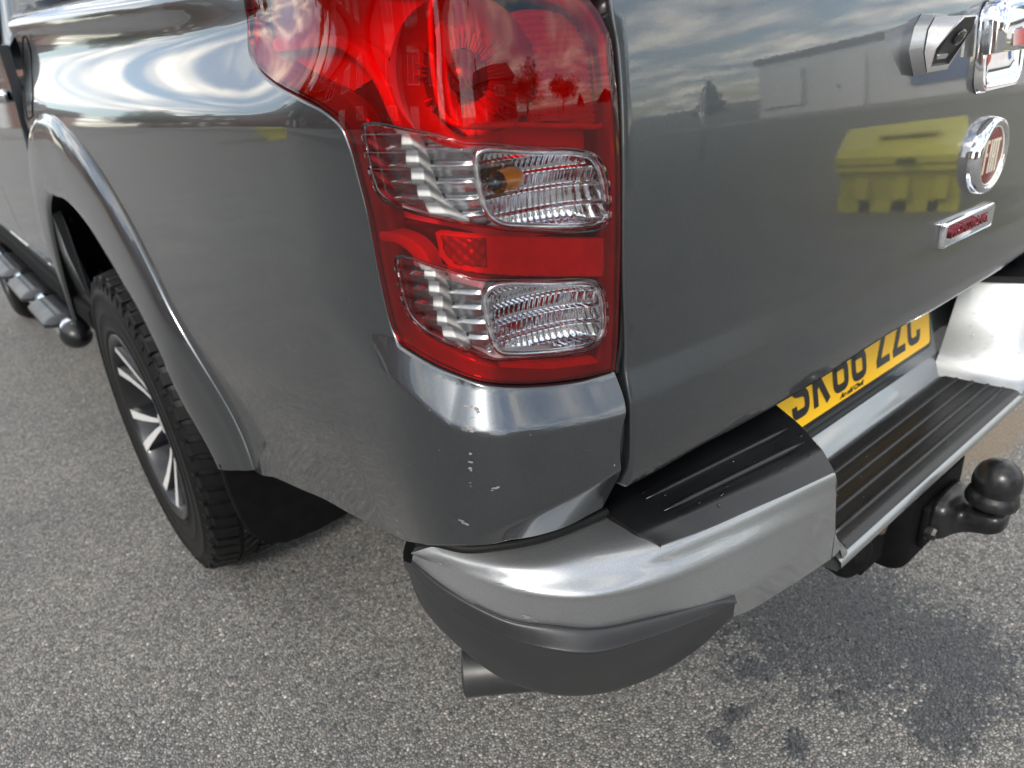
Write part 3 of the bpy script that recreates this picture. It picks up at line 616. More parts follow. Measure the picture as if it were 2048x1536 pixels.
# black seal in the gap beside the lamp
skin_tube([(p[0]+0.001, p[1]) for p in [(1.7194, 0.8396), (1.7275, 0.8630), (1.7310, 0.9191), (1.7335, 0.9755), (1.7351, 1.0350), (1.7344, 1.0735), (1.7322, 1.0970), (1.7245, 1.1135)]], -0.006, 0.0035, 8, closed=False).obj('lamp_seal', 'gasket', truck)
mirrored(lamp, truck)

# ------------------------------------------------------------------ wheel-arch flare, liner, mud flap
AX = 0.37
lip = []
def flare_rows():
    rows = []
    for t in np.linspace(13.0, 166, 74):
        a = math.radians(t); ca, sa = math.cos(a), math.sin(a)
        low = float(sstep(30, 13, t)); frt = float(sstep(95, 150, t))
        xl = -0.903+0.014*low+0.006*frt
        rl = float(np.interp(t, [11, 19, 24, 33, 45, 50, 60, 87, 98, 107, 120, 170], [.605, .580, .570, .572, .552, .538, .530, .530, .534, .552, .560, .560]))
        def P(r, x): return (x, -r*ca, AX+r*sa)
        so = 0.27+0.69*ca; zo = AX+0.69*sa; xs = float(skin(max(so, -0.4), zo)[0]) if so > -0.4 else -0.886
        def M_(f, b): r = 0.667+(rl+0.010-0.667)*f; return P(r, (xs-0.0152)*(1-f)+xl*f-b)
        rows.append([P(0.697, xs+0.004), P(0.6965, xs-0.0022), P(0.6945, xs-0.0034), P(0.690, xs-0.0064), P(0.684, xs-0.0100), P(0.676, xs-0.0132), P(0.667, xs-0.0152),
                     M_(0.12, 0.0012), M_(0.3, 0.0024), M_(0.5, 0.0030), M_(0.7, 0.0025), M_(0.88, 0.0013), P(rl+0.010, xl), P(rl+0.003, xl+0.003), P(rl, xl+0.009)])
        lip.append([P(rl-0.0005, xl+0.008), P(rl+0.004, xl+0.030), P(max(rl, 0.56)+0.012, -0.84), P(0.572, -0.75), P(0.565, -0.60), P(0.40, -0.585), P(0.30, -0.58)])
    return rows
fl = MB().grid(flare_rows()).obj('wheel_arch_flare', 'paint', truck)
mirrored(fl, truck)
ln = MB().grid(lip).obj('arch_liner', 'matte', truck)
for t, x in ((150, -0.80), (137, -0.76), (118, -0.80), (128, -0.85)):
    a = math.radians(t); r = 0.567; c = Vector((x, -r*math.cos(a), AX+r*math.sin(a))); nn = Vector((0, math.cos(a), -math.sin(a)))
    MB().lathe([(0.0, 0.006), (0.006, 0.005), (0.009, 0.0), (0.009, -0.004)], c, nn, 12).obj('liner_clip', 'pad', ln)
mirrored(ln, truck)
mf = MB()
fr = [(-0.8863, -0.6000, 0.5107), (-0.8676, -0.6000, 0.3597), (-0.8236, -0.6000, 0.3271), (-0.6926, -0.6000, 0.3208)]
outl = [(-0.8881, -0.6000, 0.5173), (-0.8863, -0.6000, 0.4625), (-0.8803, -0.6000, 0.4086), (-0.8701, -0.6000, 0.3685), (-0.8489, -0.6000, 0.3409), (-0.8149, -0.6000, 0.3224), (-0.7563, -0.6000, 0.3170), (-0.6815, -0.6000, 0.3222), (-0.60, -0.60, 0.52), (-0.70, -0.60, 0.56), (-0.84, -0.60, 0.56)]
k = len(outl)
mf.add([(x, y+0.004, z) for x, y, z in outl]+[(x, y-0.004, z) for x, y, z in outl]+[(x+0.003*(1 if x < -0.7 else -1), y-0.0065, z+0.004) for x, y, z in outl],
       [tuple(range(k))[::-1], tuple(range(2*k, 3*k))]+[(i, (i+1) % k, k+(i+1) % k, k+i) for i in range(k)]+[(k+i, k+(i+1) % k, 2*k+(i+1) % k, 2*k+i) for i in range(k)])
mfo = mf.obj('mud_flap', 'matte', truck, smooth=False)
mirrored(mfo, truck)

# ------------------------------------------------------------------ wheels
def make_wheel(y, detail):
    w = empty('wheel', (0, y, AX), truck)
    X0 = -0.762
    half = [(0.222, 0.108), (0.230, 0.1185), (0.238, 0.1215), (0.2395, 0.1245), (0.243, 0.1245), (0.2445, 0.1222), (0.262, 0.1238), (0.276, 0.1240), (0.278, 0.1252), (0.281, 0.1252), (0.283, 0.1238), (0.300, 0.1240), (0.318, 0.1232), (0.3205, 0.1262), (0.327, 0.1262), (0.330, 0.1222), (0.345, 0.1180), (0.356, 0.1075), (0.3625, 0.096), (0.365, 0.06), (0.366, 0.0)]
    prof = [(r, h) for r, h in half]+[(r, -h) for r, h in reversed(half[:-1])]
    MB().lathe(prof, (X0, 0, 0), (-1, 0, 0), 96).obj('tyre', 'rubber', w)
    MB().lathe([(0.2225, 0.110), (0.229, 0.1165), (0.2315, 0.1205), (0.2300, 0.1235), (0.224, 0.124), (0.217, 0.119), (0.211, 0.110), (0.206, 0.092), (0.198, 0.05), (0.190, 0.0), (0.195, -0.06), (0.222, -0.10)], (X0, 0, 0), (-1, 0, 0), 72).obj('rim', 'alloy_dark', w)
    MB().lathe([(0, -0.005), (0.15, -0.005), (0.152, -0.015), (0.152, -0.03), (0, -0.03)], (X0, 0, 0), (-1, 0, 0), 40).obj('brake_disc', 'alloy_dark', w)
    MB().lathe([(0.0, 0.090), (0.024, 0.090), (0.030, 0.087), (0.032, 0.080), (0.052, 0.078), (0.066, 0.070), (0.072, 0.055), (0.072, 0.0)], (X0, 0, 0), (-1, 0, 0), 36).obj('hub', 'alloy', w)
    if not detail: return w
    # six pairs of spokes, machined faces over dark flanks
    for i in range(6):
        for s in (-1, 1):
            a0 = math.radians(60*i+22); a1 = a0+s*math.radians(12.5); ah = a0+s*math.radians(5)
            def pt(r, a, h): return (X0-h, -r*math.cos(a), r*math.sin(a))
            wr, wh = math.radians(4.6), math.radians(5.6)
            rows = []
            for f in (0.0, 0.35, 0.7, 1.0):
                r = 0.058+f*(0.219-0.058); a = ah+(a1-ah)*f; wd = (wh*0.058+f*(wr*0.219-wh*0.058))/r*1.0
                h = 0.078+0.038*f**1.2
                e_ = wd*(0.55 if s > 0 else 0.0); g_ = wd*(0.0 if s > 0 else 0.55); rows.append([pt(r, a-wd, h-0.045), pt(r, a-wd, h-0.012), pt(r, a-wd*0.80+e_*0.3, h), pt(r, a+wd*0.80-g_*0.3, h), pt(r, a+wd, h-0.012), pt(r, a+wd, h-0.045)])
            v = [p for q in rows for p in q]; f_ = [(q*6+c, q*6+c+1, (q+1)*6+c+1, (q+1)*6+c) for q in range(3) for c in range(5)]
            so = mesh_obj('spoke', v, f_, 'alloy_dark', w, smooth=False); so.data.materials.append(M['alloy'])
            for p in so.data.polygons:
                if p.index % 5 == 2: p.material_index = 1
    for i in range(6):
        a = math.radians(60*i+50); MB().lathe([(0, 0.072), (0.007, 0.071), (0.009, 0.066), (0.009, 0.05)], (X0, -0.045*math.cos(a), 0.045*math.sin(a)), (-1, 0, 0), 6).obj('wheel_nut', 'chrome', w, smooth=False)
    # tread: two shoulder rows and two centre rows of separate blocks, two meshes shared by all of them
    def block(h0, h1, da, skew, down):
        bm_ = MB(); v = []
        for r, gr in ((0.358, 1.0), (0.3705, 0.9), (0.3725, 0.82)):
            for h, sg in ((h0, 0), (h1, 1)):
                hh = h0+(h1-h0)*(0.5+(sg-0.5)*gr); rr = r-(down*0.010 if (sg == 1) else 0)
                for q in (-1, 1):
                    a = q*da*gr+skew*(sg-0.5); v.append((-hh, -rr*math.cos(a), rr*math.sin(a)))
        f = []
        for L in range(2):
            b = L*4
            for c, d in ((0, 1), (1, 3), (3, 2), (2, 0)): f.append((b+c, b+d, b+4+d, b+4+c))
        f.append((8, 9, 11, 10))
        return v, f
    NB = 62; da = math.pi/NB*0.80
    rowspec = [(0.062, 0.1185, 0.02, 1.0, 0.0), (0.022, 0.057, -0.05, 0.0, 0.5), (-0.018, 0.017, 0.05, 0.0, 0.0), (-0.057, -0.023, -0.05, 0.0, 0.5)]
    for h0, h1, sk, dn, ph in rowspec:
        v, f = block(h0, h1, da, sk, dn); v2, f2 = block(h0, h1-0.007*dn, da*0.82, sk*1.6, dn); first = None; alt = None
        for i in range(NB):
            a = 2*math.pi*(i+ph)/NB
            if first is None: first = mesh_obj('tread_block', v, f, 'rubber', w, smooth=False, loc=(X0, 0, 0)); o = first
            elif alt is None: alt = mesh_obj('tread_block', v2, f2, 'rubber', w, smooth=False, loc=(X0, 0, 0)); o = alt
            elif i % 2: o = alt.copy(); COL.objects.link(o); o.parent = w
            else: o = first.copy(); COL.objects.link(o); o.parent = w
            o.rotation_euler = (a, 0, 0)
    # raised ribs on the shoulder flank
    v, f = MB().box((0, 0, 0), (0.004, 0.014, 0.007)).v, None
    mb = MB()
    for i in range(NB):
        a = 2*math.pi*(i+0.5)/NB; c = Vector((X0-0.1195, -0.342*math.cos(a), 0.342*math.sin(a))); e1 = Vector((0, math.sin(a), math.cos(a))); e2 = Vector((0, -math.cos(a), math.sin(a))); e3 = Vector((-1, 0, 0))
        q = [c+e1*x+e2*y_+e3*z_ for x, y_, z_ in ((-.006, -.010, -.004), (.006, -.010, -.004), (.006, .010, -.006), (-.006, .010, -.006), (-.005, -.009, .0025), (.005, -.009, .0025), (.005, .009, .0005), (-.005, .009, .0005))]
        mb.add(q, [(4, 5, 6, 7), (0, 1, 5, 4), (1, 2, 6, 5), (2, 3, 7, 6), (3, 0, 4, 7)])
    tag(mb.obj('shoulder_rib', 'rubber', w, smooth=False), kind='stuff')
    return w
wheel_rl = make_wheel(0.0, True)
wheel_fl = make_wheel(3.0, False)
mirrored(wheel_fl, truck)
wr_ = make_wheel(0.0, False); wr_.scale = (-1, 1, 1)
MB().tube([(-0.70, 0, AX), (0.70, 0, AX)], 0.05, 14).tube([(-0.55, -1.2, 0.56), (-0.55, 0.0, 0.62), (-0.55, 3.2, 0.50)], 0.05, 8).tube([(0.55, -1.2, 0.56), (0.55, 0.0, 0.62), (0.55, 3.2, 0.50)], 0.05, 8).box((0, 1.6, 0.55), (1.3, 2.2, 0.12)).box((0, -1.12, 0.58), (1.2, 0.10, 0.10)).obj('chassis', 'matte', truck, smooth=False)

# ------------------------------------------------------------------ rear bumper
T = [(-0.8625, -1.1796, 0.6370), (-0.8461, -1.2018, 0.6480), (-0.8284, -1.2295, 0.6500), (-0.8039, -1.2552, 0.6520), (-0.7659, -1.2760, 0.6520), (-0.7241, -1.2870, 0.6520), (-0.670,-1.285,0.648), (-0.580,-1.280,0.646), (-0.460,-1.280,0.642), (-0.385,-1.280,0.638)]
T0 = [(x+0.05, y+0.03, z-0.006) for x, y, z in T]
Mq = [(-0.6827, -1.3578, 0.6430), (-0.5996, -1.3741, 0.6380), (-0.5008, -1.3895, 0.6320), (-0.4243, -1.4005, 0.6270)]
Cr = [(-0.8585, -1.1755, 0.6300), (-0.8449, -1.2231, 0.6310), (-0.8322, -1.2558, 0.6300), (-0.8161, -1.2897, 0.6270), (-0.7918, -1.3196, 0.6230), (-0.7626, -1.3439, 0.6210), (-0.7057, -1.3694, 0.6170), (-0.6165, -1.3872, 0.6110), (-0.5106, -1.3981, 0.6000), (-0.4116, -1.4005, 0.5830)]
Se = [(-0.8589, -1.1722, 0.6220), (-0.8522, -1.2156, 0.6120), (-0.8395, -1.2492, 0.6010), (-0.8203, -1.2841, 0.5900), (-0.7910, -1.3157, 0.5840), (-0.7607, -1.3402, 0.5770), (-0.6997, -1.3647, 0.5680), (-0.6193, -1.3919, 0.5580), (-0.5001, -1.3958, 0.5420), (-0.3878, -1.3935, 0.5220)]
Mr = [tuple(np.array(a)*0.5+np.array(b)*0.5+np.array((-0.0015-0.0007*max(0, q-2), -0.0015-0.0012*max(0, q-2), 0.002+0.0022*max(0, q-2)))) for q, (a, b) in enumerate(zip(T[:6], Cr[:6]))]+Mq
Bo = [(Se[0][0]+0.03, Se[0][1], 0.60), (Se[1][0]+0.03, Se[1][1]+0.01, 0.57), (Se[2][0]+0.03, Se[2][1]+0.01, 0.55), (Se[3][0]+0.03, Se[3][1]+0.02, 0.53), (Se[4][0]+0.03, Se[4][1]+0.02, 0.52), (Se[5][0]+0.02, Se[5][1]+0.03, 0.515), (Se[6][0]+0.02, Se[6][1]+0.035, 0.500), (-0.5775, -1.3804, 0.4990), (-0.4794, -1.3895, 0.4880), (-0.3874, -1.3929, 0.4780)]
Bi = [(x, y+0.05, z-0.004) for x, y, z in Bo]
def blend(a, b, t): return [tuple(np.array(p)*(1-t)+np.array(q)*t) for p, q in zip(a, b)]
def push(a, d): return [(p[0]-d*0.7, p[1]-d*0.7, p[2]) for p in a]
rowsB = [T0, T, Mr, blend(Mr, Cr, 0.55), Cr, blend(Cr, Se, 0.18), blend(Cr, Se, 0.6), Se, Bo, Bi]
bl_ = MB().grid(loft(rowsB, 7, 6, crease=(1, 7, 8))).obj('bumper', 'silver', truck)
sharpen(bl_, 40)
# inner wall of the step recess
eT = [(-0.375,-1.262,0.640), (-0.385,-1.280,0.638), tuple(Mr[9]), (Mr[9][0]+0.001, Mr[9][1]-0.004, Mr[9][2]-0.02), tuple(Cr[9]), tuple(Se[9]), tuple(Bo[9])]
wall_top = [(-0.350,-1.245,0.648), (-0.378,-1.300,0.644), (-0.400,-1.350,0.638), (-0.4243, -1.4005, 0.6270), (-0.4015, -1.3960, 0.5760), (-0.3878, -1.3935, 0.5220), (-0.3847, -1.3928, 0.4780)]
wall_mid = [(-0.322,-1.243,0.560), (-0.345,-1.300,0.560), (-0.366,-1.350,0.555), (-0.388,-1.382,0.550), (-0.380,-1.386,0.530), (-0.368,-1.388,0.500), (-0.350,-1.388,0.470)]
wall_lo = [(-0.302,-1.240,0.490), (-0.316,-1.300,0.484), (-0.330,-1.350,0.478), (-0.345,-1.383,0.472), (-0.347,-1.386,0.468), (-0.346,-1.387,0.462), (-0.342,-1.387,0.452)]
wall_ft = [(-0.285,-1.238,0.464), (-0.296,-1.300,0.459), (-0.306,-1.350,0.456), (-0.320,-1.380,0.453), (-0.324,-1.385,0.450), (-0.326,-1.386,0.447), (-0.328,-1.386,0.440)]
bw = MB().grid(loft([wall_top, blend(wall_top, wall_mid, 0.5), wall_mid, wall_lo, wall_ft], 5, 6)).obj('recess_wall', 'silver', truck)
mirrored(bl_, truck); mirrored(bw, truck)
# centre step: rear upstand, floor, front lip
prof = [(-1.205,0.512), (-1.226,0.506), (-1.236,0.492), (-1.250,0.468), (-1.256,0.459), (-1.300,0.457), (-1.372,0.452), (-1.382,0.450), (-1.388,0.445), (-1.389,0.436), (-1.384,0.428), (-1.350,0.424), (-1.26,0.42)]
st = MB().grid([[(x, y, z) for y, z in prof] for x in np.linspace(-0.345, 0.345, 24)]).obj('bumper_step', 'silver', truck)
sharpen(st, 50)
# ribbed tread plate in the step
mt = MB(); V = []
mp = [(-1.2585,0.4585), (-1.2595,0.4630), (-1.264,0.4645), (-1.355,0.4600), (-1.372,0.4585), (-1.380,0.4560), (-1.3835,0.4510)]
mt.grid([[(x*(0.292+0.030*(-1.2585-y)/0.125)/0.3, y, z) for y, z in mp] for x in np.linspace(-0.3, 0.3, 30)])
step_mat = mt.obj('step_tread', 'pad', truck)
for yy, zz_ in ((-1.284,0.4628), (-1.309,0.4616), (-1.334,0.4604), (-1.358,0.4588)):
    hw = 0.286+0.030*(-1.2585-yy)/0.125
    MB().tube([(x, yy, zz_) for x in np.linspace(-hw, hw, 12)], 0.0042, 10).obj('tread_rib', 'pad', step_mat)
# corner step pads
r0 = [(-0.672,-1.262,0.653), (-0.600,-1.262,0.655), (-0.520,-1.262,0.655), (-0.440,-1.262,0.654), (-0.342,-1.255,0.652)]
r1 = [(-0.6917, -1.2942, 0.6550), (-0.590,-1.306,0.658), (-0.515,-1.312,0.657), (-0.440,-1.314,0.655), (-0.3873, -1.3340, 0.6510)]
r2 = [(-0.6927, -1.3344, 0.6520), (-0.6345, -1.3545, 0.6550), (-0.5717, -1.3662, 0.6530), (-0.5019, -1.3766, 0.6490), (-0.4173, -1.3809, 0.6450)]
r3 = [(-0.6848, -1.3595, 0.6450), (-0.6299, -1.3724, 0.6430), (-0.5653, -1.3822, 0.6390), (-0.4956, -1.3922, 0.6340), (-0.4254, -1.4009, 0.6290)]
r4 = [(x+0.001, y+0.004, z-0.008) for x, y, z in r3]
pd = MB().grid(loft([r0, blend(r0, r1, .5), r1, blend(r1, r2, 0.6), r2, blend(r2, r3, 0.4), r3, r4], 8, 4, crease=(6,)))
# side skirts so the pad has thickness
pad = pd.obj('step_pad', 'pad', truck)
def edge_skirt(o, d):
    bm = bmesh.new(); bm.from_mesh(o.data); be = [e for e in bm.edges if e.is_boundary]
    r = bmesh.ops.extrude_edge_only(bm, edges=be)
    for v in [e for e in r['geom'] if isinstance(e, bmesh.types.BMVert)]: v.co.z -= d
    bmesh.ops.recalc_face_normals(bm, faces=bm.faces); bm.to_mesh(o.data); bm.free(); o.data.polygons.foreach_set('use_smooth', [True]*len(o.data.polygons)); sharpen(o, 50)
edge_skirt(pad, 0.012)
for a, b in (((-0.6497, -1.3100, 0.6590), (-0.4152, -1.3332, 0.6570)), ((-0.6533, -1.3369, 0.6585), (-0.4328, -1.3630, 0.6555))):
    a, b = Vector(a), Vector(b); pts = [a.lerp(b, t) for t in np.linspace(0, 1, 14)]
    MB().tube(pts, [0.0006, 0.0025]+[0.0036]*10+[0.0025, 0.0006], 8).obj('pad_rib', 'pad', pad)
mirrored(pad, truck)
# lower corner cladding
S1 = push([(-0.8589, -1.1722, 0.6220), (-0.8522, -1.2156, 0.6120), (-0.8395, -1.2492, 0.6010), (-0.8203, -1.2841, 0.5900), (-0.7910, -1.3157, 0.5840), (-0.7607, -1.3402, 0.5770), (-0.6997, -1.3647, 0.5680), (-0.6193, -1.3919, 0.5580), (-0.6103, -1.3994, 0.5550)], 0.0)
S0 = [(x+0.02, y+0.02, z-0.004) for x, y, z in S1]
S2 = push(S1, 0.005)
R1 = [(-0.8599, -1.1555, 0.6120), (-0.8569, -1.2003, 0.5940), (-0.8454, -1.2417, 0.5800), (-0.8253, -1.2876, 0.5700), (-0.8016, -1.3255, 0.5660), (-0.7722, -1.3506, 0.5600), (-0.7089, -1.3724, 0.5530), (-0.6315, -1.3947, 0.5500), (-0.6129, -1.4001, 0.5510)]
K1 = [(-0.8494, -1.1338, 0.5850), (-0.8519, -1.1820, 0.5530), (-0.8354, -1.2253, 0.5220), (-0.8123, -1.2705, 0.5030), (-0.7840, -1.3010, 0.4910), (-0.7469, -1.3305, 0.4880), (-0.6937, -1.3567, 0.4950), (-0.6340, -1.3792, 0.5140), (-0.6099, -1.3976, 0.5380)]
L1 = [(-0.8410, -1.1175, 0.5900), (-0.8459, -1.1473, 0.5450), (-0.8301, -1.1814, 0.5000), (-0.8047, -1.2305, 0.4620), (-0.7707, -1.2750, 0.4450), (-0.7309, -1.3136, 0.4450), (-0.6828, -1.3442, 0.4550), (-0.6425, -1.3702, 0.4820), (-0.5999, -1.3894, 0.5180)]
L2 = [(x+0.035, y+0.035, z+0.004) for x, y, z in L1]
cl = MB().grid(loft([S0, S1, S2, blend(S2, R1, 0.9), R1, blend(R1, K1, 0.15), K1, L1, L2], 6, 5, crease=(1,))).obj('bumper_cladding', 'cladding', truck)
sharpen(cl, 60)
mirrored(cl, truck)
# seal strip between body and bumper
sp_ = [(-0.8677, -1.2046, 0.6680), (-0.8529, -1.2134, 0.6640), (-0.8332, -1.2373, 0.6580), (-0.8065, -1.2592, 0.6580), (-0.7692, -1.2802, 0.6590), (-0.7281, -1.2915, 0.6600), (-0.6967, -1.2984, 0.6620)]
sl_ = MB().tube(cr_curve(sp_, 6), 0.0055, 10).obj('bumper_seal', 'gasket', truck)
mirrored(sl_, truck)
MB().box((0, -1.12, 0.57), (1.3, 0.08, 0.12)).box((0, -1.16, 0.66), (1.2, 0.02, 0.16)).obj('bumper_backing', 'matte', truck, smooth=False)

# ------------------------------------------------------------------ number plate
PT = 0.179; PB = Vector((0, -1.2344, 0.5528)); EX = Vector((1, 0, 0)); EYp = Vector((0, math.sin(PT), math.cos(PT))); EN = Vector((0, -math.cos(PT), math.sin(PT)))
def rrect(x0, x1, y0, y1, r, n=4):
    out = []
    for cx, cy, a0 in ((x1-r, y1-r, 0), (x0+r, y1-r, 90), (x0+r, y0+r, 180), (x1-r, y0+r, 270)):
        for k in range(n+1): a = math.radians(a0+90*k/n); out.append((cx+r*math.cos(a), cy+r*math.sin(a)))
    return out
MB().prism(rrect(-0.40, 0.40, -0.05, 0.17, 0.02), (PB, EX, EYp, EN), -0.02, -0.006).obj('plate_panel', 'paint', truck, smooth=False)
MB().prism(rrect(-0.272, 0.272, -0.026, 0.108, 0.010), (PB, EX, EYp, EN), -0.007, -0.0028).obj('plate_holder', 'pad', truck, smooth=False)
plate = MB().prism(rrect(-0.260, 0.260, -0.016, 0.095, 0.008), (PB, EX, EYp, EN), -0.004, 0.0).obj('number_plate', 'yellow', truck, smooth=False)
def stroke(pts, w):                       # one flat mitred ribbon, in millimetres
    P = [np.array(p, float) for p in pts]; L = []; R_ = []
    for i in range(len(P)):
        a = P[i]-P[i-1] if i > 0 else P[1]-P[0]; b = P[i+1]-P[i] if i < len(P)-1 else P[-1]-P[-2]
        a = a/np.linalg.norm(a); b = b/np.linalg.norm(b); t = (a+b)/np.linalg.norm(a+b); nrm = np.array([-t[1], t[0]]); k = 1/max(0.5, t@a)
        L.append(P[i]+nrm*w/2*k); R_.append(P[i]-nrm*w/2*k)
    return [(L[i], L[i+1], R_[i+1], R_[i]) for i in range(len(P)-1)]
def rnd(pts, r=9, n=4):                   # round the corners of a polyline
    P = [np.array(p, float) for p in pts]; out = [P[0]]
    for i in range(1, len(P)-1):
        a, b, c = P[i-1], P[i], P[i+1]; la, lc = np.linalg.norm(a-b), np.linalg.norm(c-b); q = min(r, la*0.49, lc*0.49)
        p0 = b+(a-b)/la*q; p1 = b+(c-b)/lc*q
        for k in range(n+1): t = k/n; out.append((1-t)**2*p0+2*t*(1-t)*b+t*t*p1)
    return out+[P[-1]]
GL = {'S': [rnd([(43,57),(43,72),(7,72),(7,43),(43,37),(43,7),(7,7),(7,22)], 12)],
      'K': [[(7,0),(7,79)], [(45,79),(9,32)], [(18,45),(44,0)]],
      '6': [rnd([(43,58),(43,72),(7,72),(7,7),(43,7),(43,44),(7,44)], 12)],
      'Z': [[(2,72),(48,72)], [(43,72),(7,7)], [(2,7),(50,7)]],
      'C': [rnd([(43,55),(43,72),(7,72),(7,7),(43,7),(43,24)], 14)]}
x = -219.0
for i, ch in enumerate('SK66ZZC'):
    mb = MB(); 
    for li, line in enumerate(GL[ch]):
        for q in stroke(line, 14):
            mb.add([PB+EX*((x+p[0])/1000)+EYp*(p[1]/1000)+EN*(0.0006+0.0001*li) for p in q], [(0, 1, 2, 3)])
    mb.obj('plate_letter', 'ink', plate, smooth=False)
    x += 61+(22 if i == 3 else 0)
def text_mesh(name, txt, size, frame, mat, parent, extrude=0.0003, sx=1.0, shear=0.0, align='CENTER', bevel=0.0, bold=0.0):
    cu = bpy.data.curves.new(name, 'FONT'); cu.body = txt; cu.size = size; cu.align_x = align; cu.align_y = 'CENTER'; cu.extrude = extrude; cu.shear = shear; cu.offset = bold; cu.bevel_depth = bevel; cu.resolution_u = 3
    to = bpy.data.objects.new(name, cu); COL.objects.link(to)
    dg = bpy.context.evaluated_depsgraph_get(); me = bpy.data.meshes.new_from_object(to.evaluated_get(dg))
    bpy.data.objects.remove(to); bpy.data.curves.remove(cu)
    o_, ex_, ey_, ez_ = frame
    for v in me.vertices: v.co = o_+ex_*(v.co.x*sx)+ey_*v.co.y+ez_*v.co.z
    me.materials.clear(); me.materials.append(M[mat]); o = bpy.data.objects.new(name, me); COL.objects.link(o); o.parent = parent; return o
text_mesh('dealer_name', 'Arnold Clark', 0.0115, (PB+EX*(-0.040)+EYp*(-0.0078)+EN*0.0006, EX, EYp, EN), 'ink', plate, 0.0001, 1.25, 0.45, bold=0.0006)

# ------------------------------------------------------------------ tow bar
tow = empty('tow_bar', (0, 0, 0), truck)
MB().lathe([(0.0, 0.036), (0.010, 0.0350), (0.020, 0.0305), (0.028, 0.0225), (0.0325, 0.012), (0.0340, 0.0), (0.0335, -0.008), (0.0305, -0.014), (0.0310, -0.017), (0.0350, -0.021), (0.0375, -0.032), (0.0360, -0.038), (0.028, -0.042), (0.020, -0.046)], (0.002, -1.456, 0.4405), (0, -0.06, 1), 32).obj('tow_ball_cover', 'tow', tow)
# neck: forged block from the flange to under the ball
nk = loft([[(-0.052,-1.392,0.345), (-0.050,-1.392,0.400), (0.0,-1.392,0.412), (0.050,-1.392,0.400), (0.052,-1.392,0.345), (0.0,-1.392,0.338), (-0.052,-1.392,0.345)],
           [(-0.050,-1.408,0.345), (-0.046,-1.410,0.398), (0.0,-1.410,0.408), (0.046,-1.410,0.398), (0.050,-1.408,0.345), (0.0,-1.408,0.337), (-0.050,-1.408,0.345)],
           [(-0.026,-1.424,0.352), (-0.026,-1.424,0.386), (0.0,-1.424,0.396), (0.026,-1.424,0.386), (0.026,-1.424,0.352), (0.0,-1.424,0.346), (-0.026,-1.424,0.352)],
           [(-0.024,-1.442,0.362), (-0.024,-1.442,0.392), (0.0,-1.442,0.402), (0.024,-1.442,0.392), (0.024,-1.442,0.362), (0.0,-1.442,0.358), (-0.024,-1.442,0.362)],
           [(-0.022,-1.470,0.370), (-0.022,-1.470,0.396), (0.0,-1.470,0.404), (0.022,-1.470,0.396), (0.022,-1.470,0.370), (0.0,-1.470,0.366), (-0.022,-1.470,0.370)],
           [(-0.014,-1.480,0.376), (-0.014,-1.480,0.394), (0.0,-1.480,0.400), (0.014,-1.480,0.394), (0.014,-1.480,0.376), (0.0,-1.480,0.372), (-0.014,-1.480,0.376)]], 4, 4)
nk = [[np.array(p)-np.array((0, 0, 0.010)) for p in r] for r in nk]; n_ = len(nk[0]); nb_ = MB().grid(nk); nb_.f.append(tuple(range(n_-1))); nb_.f.append(tuple(range((len(nk)-1)*n_, len(nk)*n_-1))); nb_.obj('tow_neck', 'tow', tow)
MB().tube([(0, -1.456, 0.39), (0, -1.456, 0.42)], 0.016, 14).obj('ball_stem', 'tow', tow)
MB().box((0.002, -1.386, 0.349), (0.124, 0.012, 0.076), bev=0.004).obj('flange_plate', 'matte', tow, smooth=False)
for sx in (-0.05, 0.05): MB().lathe([(0, 0.014), (0.010, 0.013), (0.012, 0.008), (0.012, 0.0), (0.015, 0.0), (0.015, -0.003)], (sx, -1.392, 0.342), (0, -1, 0), 6).obj('flange_bolt', 'tow', tow, smooth=False)
# open-topped bracket, bent from plate with rounded corners
def u_path(x0, x1, y0, y1, r):
    out = [(x0, y0)]
    for cx, cy, a0 in ((x0+r, y1+r, 180), (x1-r, y1+r, 270)):
        for k in range(6): a = math.radians(a0+90*k/5); out.append((cx+r*math.cos(a), cy+r*math.sin(a)))
    return out+[(x1, y0)]
o_p = u_path(-0.098, 0.122, -1.255, -1.379, 0.026); i_p = u_path(-0.093, 0.117, -1.255, -1.374, 0.021)
rows = [[(x, y, 0.409) for x, y in i_p], [(x, y, 0.409) for x, y in o_p], [(x, y, 0.285) for x, y in o_p], [(x, y, 0.270) for x, y in [(a*0.93, b+0.008) for a, b in o_p]], [(x, y, 0.270) for x, y in [(a*0.85, b+0.02) for a, b in i_p]], [(x, y, 0.409) for x, y in i_p]]
sharpen(MB().grid(rows).box((0.0, -1.30, 0.284), (0.17, 0.12, 0.006)).obj('bracket', 'matte', tow), 40)
MB().lathe([(0.0, 0.018), (0.011, 0.018), (0.012, 0.014), (0.026, 0.014), (0.034, 0.010), (0.037, 0.002), (0.037, -0.06)], (-0.2590, -1.3620, 0.3973), (-0.25, -0.95, 0.0), 28).obj('cross_tube_end', 'matte', tow)
MB().tube([(-0.225, -1.315, 0.375), (0.23, -1.30, 0.36)], 0.030, 16).obj('cross_tube', 'matte', tow)
MB().box((-0.145, -1.345, 0.350), (0.070, 0.012, 0.095), bev=0.003).obj('side_plate', 'matte', tow, smooth=False)
MB().lathe([(0, 0.010), (0.012, 0.010), (0.014, 0.005), (0.014, 0), (0.018, 0), (0.018, -0.003)], (-0.148, -1.352, 0.385), (0, -1, 0), 6).obj('side_bolt', 'rust', tow, smooth=False)

